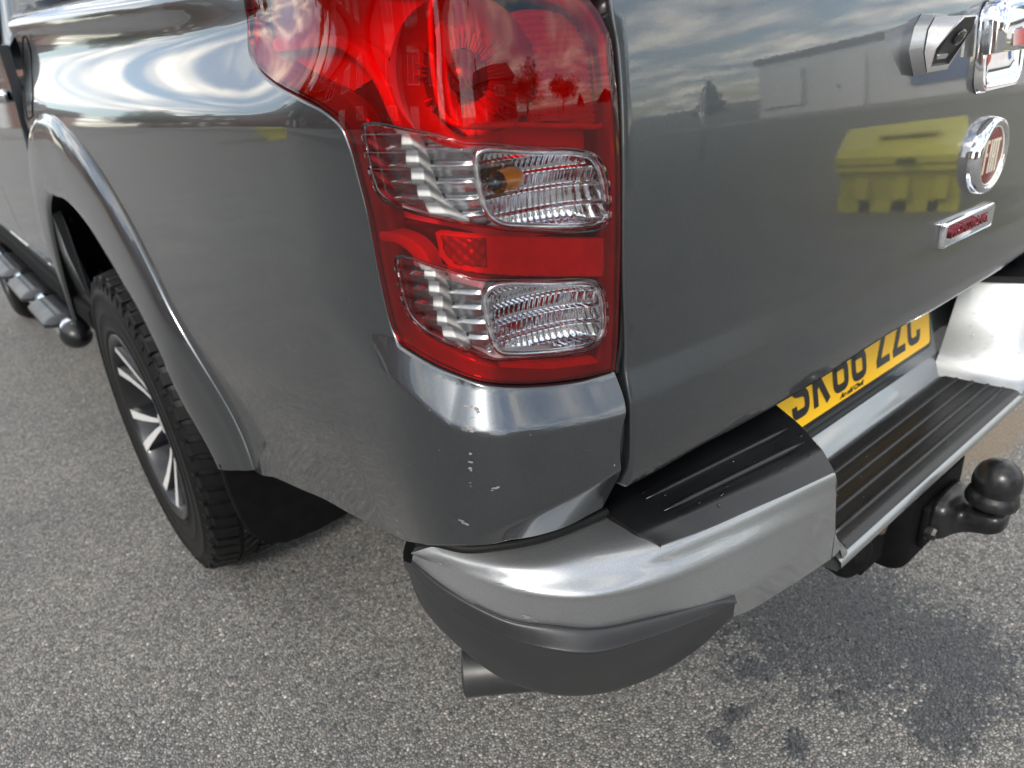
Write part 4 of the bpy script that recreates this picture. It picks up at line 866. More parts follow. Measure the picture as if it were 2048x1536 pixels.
# ------------------------------------------------------------------ exhaust tail pipe
pd_ = Vector((-0.775, 0.630, -0.02)).normalized(); pe = Vector((-0.8055, -1.1570, 0.4150))
MB().lathe([(0.0285, 0.0), (0.0295, 0.0008), (0.0300, -0.002), (0.0300, -0.17)], pe, pd_, 32).lathe([(0.0285, 0.0), (0.0270, -0.003), (0.0270, -0.15), (0.0, -0.15)], pe, pd_, 32).obj('exhaust_pipe', 'cladding', truck)

# ------------------------------------------------------------------ tailgate badge, bar badge, camera, handle
bs, bz = (2.4053, 0.9268)
o, ex, ey, n = skin_frame(bs, bz, 0.0)
emb = MB().lathe([(0.0, 0.0095), (0.036, 0.0095), (0.038, 0.0090)], o, n, 48).obj('emblem', 'maroon', truck)
MB().lathe([(0.0375, 0.006), (0.0385, 0.0115), (0.0415, 0.0145), (0.0455, 0.0135), (0.0485, 0.0085), (0.0495, 0.0)], o, n, 56).obj('emblem_ring', 'chrome', emb)
MB().lathe([(0.0355, 0.0096), (0.0362, 0.0112), (0.0372, 0.0112), (0.0378, 0.0096)], o, n, 48).obj('emblem_bead', 'cream', emb)
for i, ch in enumerate('FIAT'):
    xx = (-0.0185, -0.0065, 0.0050, 0.0175)[i]; f2 = (o+ex*xx+n*0.0097, ex, ey, n); W = {'F': 0.010, 'I': 0.003, 'A': 0.011, 'T': 0.011}[ch]; H = 0.021
    mb = MB()
    def bar(x0, y0, x1, y1): mb.prism([(x0, y0), (x1, y0), (x1, y1), (x0, y1)], f2, 0, 0.0011)
    sw = 0.0030
    if ch == 'F': bar(-W/2, -H, -W/2+sw, H); bar(-W/2+sw, H-0.004, W/2, H); bar(-W/2+sw, 0.001, W/2-0.002, 0.005)
    if ch == 'I': bar(-sw/2, -H, sw/2, H)
    if ch == 'A': bar(-W/2, -H, -W/2+sw, H); bar(W/2-sw, -H, W/2, H); bar(-W/2+sw, H-0.004, W/2-sw, H); bar(-W/2+sw, -0.003, W/2-sw, 0.001)
    if ch == 'T': bar(-sw/2, -H, sw/2, H-0.004); bar(-W/2, H-0.004, W/2, H)
    mb.obj('emblem_letter', 'cream', emb, smooth=False)
ps, pz = (2.3829, 0.8404)
o, ex, ey, n = skin_frame(ps, pz, 0.0)
barb = MB()
V = []; 
for hx, hy, h in ((0.0800, 0.0175, 0.0), (0.0800, 0.0175, 0.004), (0.0785, 0.0160, 0.0075), (0.0770, 0.0145, 0.0085), (0.0760, 0.0135, 0.0075)):
    V.append([o+ex*px_+ey*py_+n*h for px_, py_ in rrect(-hx, hx, -hy, hy, 0.004)])
k = len(V[0]); vv = [p for q in V for p in q]
barb.add(vv, [(a*k+i, a*k+(i+1) % k, (a+1)*k+(i+1) % k, (a+1)*k+i) for a in range(4) for i in range(k)]+[tuple(range(4*k, 5*k))])
bb = barb.obj('name_bar', 'chrome', truck); sharpen(bb, 40)
text_mesh('bar_letters', 'PROFESSIONAL', 0.0195, (o+n*0.0078, ex, ey, n), 'maroon', bb, 0.0007, 0.92, bold=0.0)
# reversing camera: wedge-shaped mount with a hooded eye underneath
cs, cz = (2.1977, 1.0658)
o, ex, ey, n = skin_frame(cs, cz, 0.0)
def fp(x, y, h): return o+ex*x*0.90+ey*y*1.0+n*h*0.60
mount = MB()
rowsM = [[fp(x*1.0, y, h) for x, y in q] for q, h in (
    ([(-0.044,0.000),(-0.034,0.022),(-0.018,0.034),(0.018,0.034),(0.036,0.020),(0.040,-0.004),(0.030,-0.026),(-0.028,-0.026)], 0.0),
    ([(-0.040,0.000),(-0.031,0.020),(-0.017,0.031),(0.018,0.031),(0.034,0.018),(0.038,-0.004),(0.029,-0.024),(-0.026,-0.024)], 0.020))]
k = 8
mount.add([p for q in rowsM for p in q], [(i, (i+1) % k, k+(i+1) % k, k+i) for i in range(k)]+[tuple(range(k, 2*k))])
cmo = mount.obj('camera_mount', 'silver', truck, sharp=50)
hood = MB()
q0 = [(-0.036,-0.004,.0215),(-0.030,0.017,.0215),(-0.015,0.029,.0215),(0.019,0.029,.0215),(0.034,0.016,.0215),(0.038,-0.006,.0215),(0.029,-0.024,.0215),(-0.026,-0.024,.0215)]
q1 = [(-0.033,-0.003,.036),(-0.026,0.015,.056),(-0.013,0.0255,.066),(0.019,0.0255,.066),(0.032,0.014,.055),(0.035,-0.005,.036),(0.027,-0.022,.0235),(-0.024,-0.022,.0235)]
q1b = [(x*0.93, y*0.90+0.001, h+0.0015) for x, y, h in q1]
q2 = [(x*0.84, y*0.78+0.001, h-0.001) for x, y, h in q1]
H = [[fp(*t) for t in q] for q in (q0, q1, q1b)]
hood.add([p for q in H for p in q], [(a*k+i, a*k+(i+1) % k, (a+1)*k+(i+1) % k, (a+1)*k+i) for a in range(2) for i in range(k)])
ho = hood.obj('camera_hood', 'satin', cmo)
sharpen(ho, 48)
H = [[fp(*t) for t in q] for q in (q1b, q2)]
MB().add([p for q in H for p in q], [(i, (i+1) % k, k+(i+1) % k, k+i) for i in range(k)]+[tuple(range(k, 2*k))]).obj('camera_face', 'pad', cmo, smooth=False)
fc = sum((Vector(fp(*t)) for t in q2), Vector())/8; fn = (Vector(fp(*q2[5]))-Vector(fp(*q2[0]))).cross(Vector(fp(*q2[2]))-Vector(fp(*q2[7]))).normalized()
if fn.dot(n) < 0: fn = -fn
fx = (ex-fn*ex.dot(fn)).normalized(); fy = fn.cross(fx)
MB().lathe([(0.0, 0.0052), (0.004, 0.0044), (0.006, 0.003), (0.0075, 0.0034), (0.0085, 0.0006)], fc+fx*0.005+fy*0.004, fn, 20).obj('camera_eye', 'glass', cmo)
MB().prism(rrect(-0.016, 0.006, -0.0185, -0.0135, 0.002), (fc, fx, fy, fn), 0.0005, 0.0018).obj('camera_clip', 'satin', cmo, smooth=False)
# chrome handle: bezel, scooped recess below, flap above
hs_, hz_ = (2.3990, 1.0563)
o, ex, ey, n = skin_frame(hs_, hz_, 0.0)
def loopx(hx, y0, y1, r, h): return [o+ex*a+ey*b+n*h for a, b in rrect(-hx, hx, y0, y1, r, 5)]
R_ = [loopx(0.068, -0.050, 0.052, 0.022, 0.0), loopx(0.067, -0.049, 0.051, 0.022, 0.006), loopx(0.065, -0.047, 0.049, 0.020, 0.0085), loopx(0.062, -0.044, 0.046, 0.017, 0.0085), loopx(0.058, -0.039, 0.043, 0.016, 0.0064), loopx(0.052, -0.031, 0.038, 0.014, 0.0040), loopx(0.043, -0.020, 0.032, 0.012, 0.0024), loopx(0.030, -0.008, 0.026, 0.008, 0.0018)]
k = len(R_[0]); v = [p for q in R_ for p in q]
hb = MB().add(v, [(a*k+i, a*k+(i+1) % k, (a+1)*k+(i+1) % k, (a+1)*k+i) for a in range(7) for i in range(k)]+[tuple(range(7*k, 8*k))]).obj('tailgate_handle', 'chrome', truck)
sharpen(hb, 50)
def arch(hx, y0, y1, r, h, drop=0.0):
    pts = [(-hx, y0), (hx, y0)]
    for cx, a0 in ((hx-r, 0), (-hx+r, 90)):
        for q in range(7): a = math.radians(a0+15*q); pts.append((cx+r*math.cos(a), y1-r+r*math.sin(a)))
    return [o+ex*a+ey*b+n*h for a, b in pts]
Fp = [arch(0.0675, -0.006, 0.0545, 0.026, 0.002), arch(0.0675, -0.006, 0.0545, 0.026, 0.012), arch(0.0660, -0.005, 0.0525, 0.025, 0.018), arch(0.061, -0.001, 0.046, 0.022, 0.023), arch(0.050, 0.006, 0.034, 0.016, 0.0255)]
k = len(Fp[0]); v = [p for q in Fp for p in q]
fpo = MB().add(v, [(a*k+i, a*k+(i+1) % k, (a+1)*k+(i+1) % k, (a+1)*k+i) for a in range(4) for i in range(k)]+[tuple(range(4*k, 5*k)), tuple(range(k))[::-1]]).obj('handle_flap', 'chrome', hb)
sharpen(fpo, 55)
MB().prism(rrect(-0.036, 0.060, 0.000, 0.018, 0.004), (o, ex, ey, n), 0.0230, 0.0268).obj('handle_grip', 'chrome', hb, smooth=False)
MB().tube([o+ex*a+ey*(0.054-abs(a)*0.08)+n*0.004 for a in np.linspace(-0.045, 0.07, 8)], 0.003, 8).obj('handle_seal', 'gasket', hb)

# ------------------------------------------------------------------ side step
sb = empty('running_board', (0, 0, 0), truck)
ya, yb = 0.525, 2.75; X1, Z1 = -0.899, 0.484
MB().tube([(X1, y, Z1-0.030*min(1.0, (y-ya)/1.2)) for y in np.linspace(ya, yb, 30)], 0.037, 20).obj('step_tube', 'chrome', sb)
MB().lathe([(0.0, 0.030), (0.012, 0.028), (0.023, 0.020), (0.0345, 0.006), (0.0395, -0.010), (0.0412, -0.022), (0.040, -0.024)], (X1, ya, Z1), (0.05, -1, 0), 24).obj('end_cap', 'pad', sb)
for y0, y1 in ((0.61, 0.98), (1.07, 1.50), (1.60, 2.1)):
    tp = MB(); rows = []
    for y in np.linspace(y0, y1, 14):
        e = min(1.0, min(y-y0, y1-y)/0.03); e = math.sqrt(max(e, 0.0))
        rows.append([(X1-0.001+a*0.060*(0.6+0.4*e), y, Z1-0.030*min(1.0, (y-ya)/1.2)+0.026+0.0195*(1-abs(a)**2.5)*(0.2+0.8*e)) for a in np.linspace(-1, 1, 9)])
    t_o = tp.grid(rows).obj('step_tread_pad', 'pad', sb)
    edge_skirt(t_o, 0.010)
    nb2 = MB()
    for y in np.arange(y0+0.05, y1-0.04, 0.016):
        for a in (-0.6, -0.2, 0.2, 0.6): nb2.box((X1+0.006+a*0.044, y+0.006*(a > 0), Z1-0.030*min(1.0, (y-ya)/1.2)+0.0450-0.008*abs(a)**2), (0.010, 0.007, 0.005))
    tag(nb2.obj('grip_nub', 'pad', t_o, smooth=False), kind='stuff')
MB().box((-0.80, 1.7, 0.50), (0.10, 2.1, 0.05), bev=0.01).obj('step_bracket', 'matte', sb, smooth=False)

# ------------------------------------------------------------------ cab and front
cab = empty('cab', (0, 0, 0), truck)
def side_x(z):
    return -0.886-0.012*math.exp(-((z-0.95)/0.12)**2)+0.030*max(0.0, (0.72-z))/0.2+(0.25*(z-1.21)**2 if z > 1.21 else 0)
ZS = [0.56, 0.60, 0.66, 0.74, 0.82, 0.90, 0.98, 1.06, 1.12, 1.17, 1.205]
def door(y0, y1):
    d = MB().grid([[(side_x(z), y, z) for z in ZS] for y in np.linspace(y0, y1, 20)]).obj('door', 'paint', cab)
    bm = bmesh.new(); bm.from_mesh(d.data); be = [e for e in bm.edges if e.is_boundary]; r = bmesh.ops.extrude_edge_only(bm, edges=be)
    cy = (y0+y1)/2
    for v_ in [e for e in r['geom'] if isinstance(e, bmesh.types.BMVert)]: v_.co.x += 0.02
    bmesh.ops.recalc_face_normals(bm, faces=bm.faces); bm.to_mesh(d.data); bm.free(); d.data.polygons.foreach_set('use_smooth', [True]*len(d.data.polygons)); sharpen(d, 60)
    hy = y0+0.14
    hp = [(side_x(1.10)-0.005, hy-0.10, 1.105), (side_x(1.10)-0.026, hy-0.085, 1.105), (side_x(1.10)-0.034, hy-0.03, 1.105), (side_x(1.10)-0.036, hy+0.04, 1.105), (side_x(1.10)-0.026, hy+0.095, 1.105), (side_x(1.10)-0.005, hy+0.11, 1.105)]
    MB().tube(cr_curve(hp, 5), 0.014, 12).obj('door_handle', 'chrome', d)
    return d
door(0.30, 1.22); door(1.228, 2.28)
def prof_x(z): return -0.875+0.28*(z-1.21)
def side_window(y0, y1, ys0, ys1):
    gl = MB().grid([[(prof_x(z)-0.001, y0+(ys0-y0)*(z-1.21)/0.42+t*((y1+(ys1-y1)*(z-1.21)/0.42)-(y0+(ys0-y0)*(z-1.21)/0.42)), z) for z in (1.225, 1.35, 1.5, 1.63)] for t in (0, 0.33, 0.66, 1)]).obj('side_window', 'glass', cab)
    pts = [(prof_x(z)-0.004, y, z) for y, z in ((y0, 1.222), (y1, 1.222), (ys1, 1.632), (ys0, 1.632))]
    MB().tube(pts, 0.008, 8, closed=True).obj('window_trim', 'chrome', cab)
side_window(0.42, 1.18, 0.58, 1.18); side_window(1.26, 2.30, 1.26, 1.95)
# cab shell: sections along the truck (y, half width at belt, belt height, roof height, roof half width)
secs = [(0.29, 0.870, 1.20, 1.28, 0.80), (0.31, 0.868, 1.21, 1.36, 0.78), (0.48, 0.868, 1.21, 1.66, 0.735), (0.62, 0.868, 1.21, 1.755, 0.70), (1.3, 0.868, 1.21, 1.78, 0.70), (1.85, 0.868, 1.21, 1.755, 0.70), (2.05, 0.868, 1.21, 1.68, 0.71), (2.75, 0.866, 1.20, 1.23, 0.82)]
rows = [[(-w, y, 0.62), (-w, y, zb_-0.06), (-w+0.004, y, zb_), (-(w*0.45+rw*0.55), y, zb_*0.45+zr*0.55), (-rw, y, zr-0.03), (-rw*0.85, y, zr), (0, y, zr+0.012), (rw*0.85, y, zr), (rw, y, zr-0.03), (w*0.45+rw*0.55, y, zb_*0.45+zr*0.55), (w-0.004, y, zb_), (w, y, zb_-0.06), (w, y, 0.62)] for y, w, zb_, zr, rw in secs]
MB().grid(rows).obj('cab_shell', 'paint', cab)
sk = 2.79
rows = [[(-w, y, 0.60), (-w-0.01, y, 0.85), (-w, y, h-0.10), (-w+0.06, y, h-0.02), (-w*0.5, y, h+0.02), (0, y, h+0.03), (w*0.5, y, h+0.02), (w-0.06, y, h-0.02), (w, y, h-0.10), (w+0.01, y, 0.85), (w, y, 0.60)] for y, w, h in ((2.30, 0.86, 1.19), (2.8, 0.87, 1.17), (3.3, 0.87, 1.12), (3.7, 0.84, 1.02), (3.85, 0.76, 0.90))]
MB().grid(rows).box((0, 3.83, 0.72), (1.5, 0.08, 0.38), bev=0.03).obj('bonnet', 'paint', cab)
for sx in (-0.868, 0.868): MB().box((sx, 1.30, 0.565), (0.03, 1.95, 0.06), bev=0.01).obj('sill', 'matte', cab, smooth=False)
MB().grid(loft([[(-0.72, 0.305, 1.27), (0, 0.30, 1.275), (0.72, 0.305, 1.27)], [(-0.64, 0.47, 1.62), (0, 0.465, 1.64), (0.64, 0.47, 1.62)]], 4, 3)).obj('rear_window', 'glass', cab)
# fuel flap on the bed side just ahead of the arch
ff = [(0.0665, 1.2027), (0.1313, 1.2087), (0.1272, 1.1922), (0.1047, 1.1485), (0.1266, 1.1009), (0.1191, 1.0609, 1), (0.0423, 1.0527, 1), (0.0190, 1.1127), (0.0003, 1.1626)]
skin_tube([tuple(p) for p in ff], 0.0005, 0.0016, 6).obj('fuel_flap_edge', 'gasket', truck)

# ------------------------------------------------------------------ wear: scrapes and chips on the corner and bumper
def flake(mb, P, ex, ey, n, w, h, k=7):
    pts = []
    for i in range(k):
        a = 2*math.pi*i/k+random.uniform(-.25, .25); r = random.uniform(0.55, 1.0)
        pts.append(P+ex*(math.cos(a)*w*r)+ey*(math.sin(a)*h*r)+n*0.0004)
    mb.add(pts, [tuple(range(k))])
def flakes(lst, name='paint_scrape', off=0.0):
    mb = MB()
    for (s, z), w, h in lst:
        o, ex, ey, n = skin_frame(s, z, off); flake(mb, o, ex, ey, n, w, h, 9)
    tag(mb.obj(name, 'chip', truck, smooth=False), kind='stuff')
CH = [(1.5844, 0.8496), (1.5902, 0.8481), (1.5914, 0.8461), (1.5866, 0.8425), (1.5857, 0.8365), (1.5875, 0.8353), (1.5884, 0.8336), (1.5861, 0.8140), (1.5857, 0.8063), (1.5849, 0.8006), (1.5853, 0.7989), (1.5837, 0.7870), (1.5973, 0.7830), (1.5990, 0.7839), (1.5959, 0.7812), (1.5726, 0.7468), (1.5768, 0.7445), (1.5741, 0.7447), (1.5993, 0.8388), (1.6950, 0.7699), (1.5838, 0.7837), (1.5559, 0.8456), (1.5736, 0.8445), (1.5611, 0.8115), (1.6210, 0.8249), (1.6710, 0.7943), (1.4577, 0.9163), (1.5232, 0.7845), (1.3153, 0.9100), (1.2395, 0.8161)]
WH = [(.007,.0022),(.005,.003),(.003,.004),(.006,.0010),(.004,.002),(.006,.003),(.004,.003),(.004,.0025),(.0045,.002),(.004,.0022),(.002,.003),(.0025,.001),(.006,.0016),(.004,.002),(.003,.0012),(.007,.002),(.005,.003),(.006,.002),(.002,.0022),(.002,.003),(.001,.0015)]+[(.0011,.0009)]*9
flakes([(c, w*0.62, h*0.62) for c, (w, h) in zip(CH, WH)])

# ================================================================== SURROUNDINGS (they show in the paint, chrome and lenses)
M['bin'] = plain('yellow_bin_plastic', (0.66, 0.60, 0.075), 0.42, 0, nscale=9, var=0.10)
M['brick'] = None
def brick_mat(name, c1, c2, mortar):
    m, nt, b = new_mat(name); t = nt.nodes.new('ShaderNodeTexCoord'); mp_ = nt.nodes.new('ShaderNodeMapping'); mp_.inputs['Rotation'].default_value = (math.radians(90), 0, 0)
    br = nt.nodes.new('ShaderNodeTexBrick'); br.inputs['Color1'].default_value = (*c1, 1); br.inputs['Color2'].default_value = (*c2, 1); br.inputs['Mortar'].default_value = (*mortar, 1)
    br.inputs['Scale'].default_value = 1.0; br.inputs['Brick Width'].default_value = 0.225; br.inputs['Row Height'].default_value = 0.075; br.inputs['Mortar Size'].default_value = 0.008
    nt.links.new(t.outputs['Object'], mp_.inputs[0]); nt.links.new(mp_.outputs[0], br.inputs[0]); nt.links.new(br.outputs[0], b.inputs['Base Color']); b.inputs['Roughness'].default_value = 0.85; return m
M['brick'] = brick_mat('red_brick', (0.23, 0.085, 0.055), (0.16, 0.06, 0.045), (0.28, 0.25, 0.22))
M['roof'] = plain('grey_roof_tiles', (0.065, 0.058, 0.056), 0.8, nscale=3, nbump=0.3)
M['frame_white'] = plain('white_window_frame', (0.78, 0.78, 0.76), 0.4)
M['render'] = plain('white_render', (0.72, 0.72, 0.70), 0.8, nscale=2, var=0.06)
M['blue'] = plain('blue_panel', (0.05, 0.12, 0.30), 0.45)
M['red_panel'] = plain('red_panel', (0.45, 0.05, 0.04), 0.45)
M['concrete'] = plain('concrete_paving', (0.30, 0.29, 0.27), 0.85, nscale=6, var=0.2)
M['bark'] = plain('tree_bark', (0.07, 0.055, 0.04), 0.9, nscale=14, nbump=0.5, var=0.4)
M['leaf'] = plain('tree_leaves', (0.050, 0.085, 0.026), 0.6, nscale=2.5, var=0.5)
M['leaf_dark'] = plain('conifer_needles', (0.022, 0.045, 0.020), 0.65, nscale=2.5, var=0.5)
M['grass'] = plain('grass', (0.07, 0.10, 0.03), 0.9, nscale=5, nbump=0.5, var=0.4)

def grit_bin(x, y, ang, w, d, h, label, group):
    root = empty('grit_bin', (x, y, 0)); root.rotation_euler = (0, 0, ang); tag(root, label, 'grit bin', group)
    b = MB(); zb0, zb1 = 0.0, h*0.58
    def ring(z, e): return [(-w/2+e, -d/2+e, z), (w/2-e, -d/2+e, z), (w/2-e, d/2-e, z), (-w/2+e, d/2-e, z)]
    rr = [ring(0.07, 0.05), ring(zb1-0.05, 0.02), ring(zb1-0.045, -0.012), ring(zb1, -0.012), ring(zb1, 0.03)]
    b.add([p for q in rr for p in q], [(a*4+i, a*4+(i+1) % 4, (a+1)*4+(i+1) % 4, (a+1)*4+i) for a in range(4) for i in range(4)]+[(3, 2, 1, 0), (16, 17, 18, 19)])
    for fx in (-0.42, -0.15, 0.15, 0.42): b.box((fx*w*0.92, 0, 0.036), (w*0.16, d*0.84, 0.072))
    for fx in (-0.3, 0.0, 0.3): b.box((fx*w, -d/2+0.028, (zb1+0.04)/2), (w*0.10, 0.02, zb1-0.14))
    b.obj('bin_body', 'bin', root, smooth=False)
    lid = MB(); l0 = [(-w/2-0.02, -d/2-0.025, zb1+0.004), (w/2+0.02, -d/2-0.025, zb1+0.004), (w/2+0.02, d/2+0.02, zb1+0.004), (-w/2-0.02, d/2+0.02, zb1+0.004)]
    l1 = [(p[0], p[1], p[2]+0.045) for p in l0]; l2 = [(-w/2+0.02, -d/2+0.04, zb1+0.10), (w/2-0.02, -d/2+0.04, zb1+0.10), (w/2-0.03, d/2-0.04, h), (-w/2+0.03, d/2-0.04, h)]
    lid.add(l0+l1+l2, [(3, 2, 1, 0)]+[(a*4+i, a*4+(i+1) % 4, (a+1)*4+(i+1) % 4, (a+1)*4+i) for a in range(2) for i in range(4)]+[(8, 9, 10, 11)])
    lid.box((0, -0.02, (zb1+0.10+h)/2+0.008), (w*0.45, d*0.4, 0.02), 0)
    lid.obj('bin_lid', 'bin', root, smooth=False)
    MB().box((0, -d/2-0.035, zb1+0.02), (0.14, 0.02, 0.03), bev=0.004).obj('lid_handle', 'matte', root, smooth=False)
    return root
grit_bin(3.86, -3.31, math.radians(-118), 0.99, 0.60, 0.55, 'yellow plastic grit bin with sloping lid, reflected in the tailgate', None)
grit_bin(-6.9, 13.5, math.radians(-80), 0.9, 0.6, 0.7, 'small yellow grit bin in front of the brick houses', None)

def house(x, y, ang, w, d, h, wall, label, cat, group, roof_h=2.2, gable=True, win=3):
    root = empty('brick_house' if wall == 'brick' else 'building', (x, y, 0)); root.rotation_euler = (0, 0, ang); tag(root, label, cat, group)
    MB().box((0, d/2, h/2), (w, d, h)).obj('wall', wall, root, smooth=False)
    if roof_h > 0.5:
        o_ = 0.35; v = [(-w/2-o_, -o_, h+.01), (w/2+o_, -o_, h+.01), (w/2+o_, d+o_, h+.01), (-w/2-o_, d+o_, h+.01), (-w/2-o_*0.5, d/2, h+roof_h), (w/2+o_*0.5, d/2, h+roof_h)]
        rf = MB().add(v, [(0, 1, 5, 4), (2, 3, 4, 5), (1, 2, 5), (3, 0, 4), (3, 2, 1, 0)]).obj('roof', 'roof', root, smooth=False)
        MB().box((w*0.3, d*0.5, h+roof_h+0.3), (0.7, 0.5, 1.3)).obj('chimney', wall, rf, smooth=False)
    else: MB().box((0, d/2, h+0.12), (w+0.2, d+0.2, 0.24)).obj('roof', 'roof', root, smooth=False)
    for lev in range(1 if h < 4 else 2):
        for i in range(win):
            wx = (i-(win-1)/2)*w/win; wz = 1.55+2.6*lev
            if lev == 0 and i == win//2 and win > 1:
                dr = MB().box((wx, -0.03, 1.05), (0.95, 0.08, 2.1)).obj('door', 'frame_white', root, smooth=False)
                MB().box((wx+0.36, -0.09, 1.0), (0.05, 0.05, 0.12)).obj('handle', 'chrome', dr, smooth=False); continue
            fm = MB()
            for bx in ((wx, wz+0.6, 1.5, 0.08), (wx, wz-0.6, 1.5, 0.08)): fm.box((bx[0], -0.03, bx[1]), (bx[2], 0.09, bx[3]))
            for bx in (wx-0.71, wx, wx+0.71): fm.box((bx, -0.03, wz), (0.07, 0.08, 1.13))
            wf = fm.obj('window', 'frame_white', root, smooth=False)
            MB().box((wx, -0.012, wz), (1.36, 0.02, 1.12)).obj('pane', 'glass', wf, smooth=False)
    return root
GH = 'brick houses across the road'
for i, (x, y, a, w, lab) in enumerate([(-15.0, 2.0, 90, 9.0, 'red brick house opposite the truck, nearest its tail'), (-15.0, 14.5, 90, 10.0, 'red brick house behind the small yellow grit bin'), (-15.5, 28.0, 90, 10.0, 'red brick house beyond the one behind the grit bin'),
                                       (-9.5, 80.0, 20, 9.0, 'red brick house at the left of the road end'), (-14.5, 41.5, 90, 10.0, 'red brick house up the road, with a leafy tree at its corner'), (-15.5, 55.0, 90, 10.0, 'red brick house furthest up the left side of the road'), (4.5, 52.0, 0, 11.0, 'wide red brick house closing the road end'), (-15.0, -11.0, 90, 9.5, 'red brick house behind and left of the photographer')]):
    house(x, y, math.radians(a), w, 7.0, 5.2, 'brick', lab, 'house', GH)
wb = house(16.5, -8.0, math.radians(-90), 13.0, 9.0, 2.45, 'render', 'long low white rendered commercial building across the yard', 'building', None, 0.3, win=2)
for px_, w_, h_, m_ in ((5.6, 1.5, 1.5, 'frame_white'), (0.4, 2.0, 1.3, 'blue'), (-1.9, 1.2, 1.0, 'red_panel')):
    MB().box((px_, -0.08, 1.25), (w_, 0.08, h_), bev=0.01).obj('wall_panel', m_, wb, smooth=False)
house(-3.0, -24.0, math.radians(180), 12.0, 8.0, 5.4, 'brick', 'red brick house far behind the photographer', 'house', GH)
# road sign
sg = empty('road_sign', (5.9, -7.3, 0)); tag(sg, 'round pale road sign on a grey pole beside the yard', 'road sign'); sg.rotation_euler = (0, 0, math.radians(-40))
MB().tube([(0, 0, 0), (0, 0, 1.25)], 0.035, 10).obj('pole', 'satin', sg)
MB().lathe([(0, 0.012), (0.22, 0.012), (0.225, 0.0), (0, -0.005)], (0, 0.04, 1.15), (0, 1, 0), 28).obj('sign_plate', 'frame_white', sg)
# pavement and kerb on the far side, verge beyond
MB().box((-10.4, 8, 0.06), (3.0, 80, 0.13)).obj('pavement', 'concrete', smooth=False)['kind'] = 'structure'
MB().box((-8.83, 8, 0.066), (0.125, 80, 0.14)).obj('kerb', 'concrete', smooth=False)['kind'] = 'structure'
MB().box((15.4, -8.0, 0.05), (2.0, 20, 0.10)).obj('footway', 'concrete', smooth=False)['kind'] = 'structure'

def leafy(name, x, y, h, r, label, group, conifer=False, nleaf=5200):
    root = empty(name, (x, y, 0)); tag(root, label, 'tree', group)
    tr = MB().tube([(0, 0, 0), (0.05, 0.02, h*0.3), (0.0, 0.06, h*0.6), (0.03, 0, h*0.93)], [0.05*h*0.55, 0.04*h*0.5, 0.022*h*0.5, 0.01], 8)
    for k in range(7):
        a = k*2.4; z0 = h*(0.25+0.08*k); tr.tube([(0, 0, z0), (math.cos(a)*r*0.35, math.sin(a)*r*0.35, z0+0.25), (math.cos(a)*r*0.75, math.sin(a)*r*0.75, z0+0.5)], [0.06, 0.04, 0.015], 5)
    tr.obj('trunk', 'bark', root)
    R = np.random.default_rng(int(abs(x*13+y*7))+3)
    if conifer:
        t = R.random(nleaf)**0.8; z = h*(0.06+0.94*t); rad = r*(1-t)**0.85*(0.65+0.35*np.abs(np.sin(z*4.0)))*np.sqrt(R.random(nleaf)*0.8+0.2); a = R.random(nleaf)*6.283
        c = np.stack([rad*np.cos(a), rad*np.sin(a), z], 1)
    else:
        blobs = np.array([(R.uniform(-.6, .6)*r, R.uniform(-.6, .6)*r, h*R.uniform(.42, .9)) for _ in range(14)]); br_ = R.uniform(.28, .5, 14)*r
        k = R.integers(0, 14, nleaf); u = R.normal(size=(nleaf, 3)); u /= np.linalg.norm(u, axis=1, keepdims=True); c = blobs[k]+u*(br_[k]*R.random(nleaf)**0.4)[:, None]
    s = R.uniform(.05, .12, nleaf)*(h/5)**0.5*1.3; n1 = R.normal(size=(nleaf, 3)); n1 /= np.linalg.norm(n1, axis=1, keepdims=True); n2 = np.cross(n1, R.normal(size=(nleaf, 3))); n2 /= np.linalg.norm(n2, axis=1, keepdims=True)
    V = np.stack([c-n1*s[:, None], c+n2*s[:, None]*0.6, c+n1*s[:, None], c-n2*s[:, None]*0.6], 1).reshape(-1, 3)
    me = bpy.data.meshes.new('crown'); me.from_pydata(V.tolist(), [], [(4*i, 4*i+1, 4*i+2, 4*i+3) for i in range(nleaf)]); me.materials.append(M['leaf_dark' if conifer else 'leaf'])
    co = bpy.data.objects.new('crown', me); COL.objects.link(co); co.parent = root
GT = 'trees round the yard'
for x, y, h, r, con, lab in [(22.0, -36.0, 3.4, 1.3, True, 'low dark conifer behind the white building, nearest the road sign'), (29.0, -37.0, 3.7, 1.5, True, 'middle one of three low conifers behind the white building'), (35.0, -33.0, 3.5, 1.4, True, 'dark conifer behind the far end of the white building'),
                             (6.0, -30.0, 7.0, 4.0, False, 'broad leafy tree between the brick house and the white building'), (14.0, -31.0, 7.0, 4.0, False, 'broad leafy tree standing behind the road sign'), (-12.5, 21.0, 6.5, 2.2, False, 'leafy tree between two brick houses across the road'),
                             (-4.2, 46.0, 4.2, 2.0, False, 'leafy tree at the end of the road'), (10.0, 44.0, 9.0, 3.2, False, 'leafy tree right of the house closing the road'), (-10.5, 36.0, 5.5, 2.4, False, 'leafy tree beyond the last brick house on the left'), (28.0, -6.0, 8.0, 3.0, False, 'leafy tree at the far right of the yard')]:
    leafy('conifer_tree' if con else 'leafy_tree', x, y, h, r, lab, GT, con)

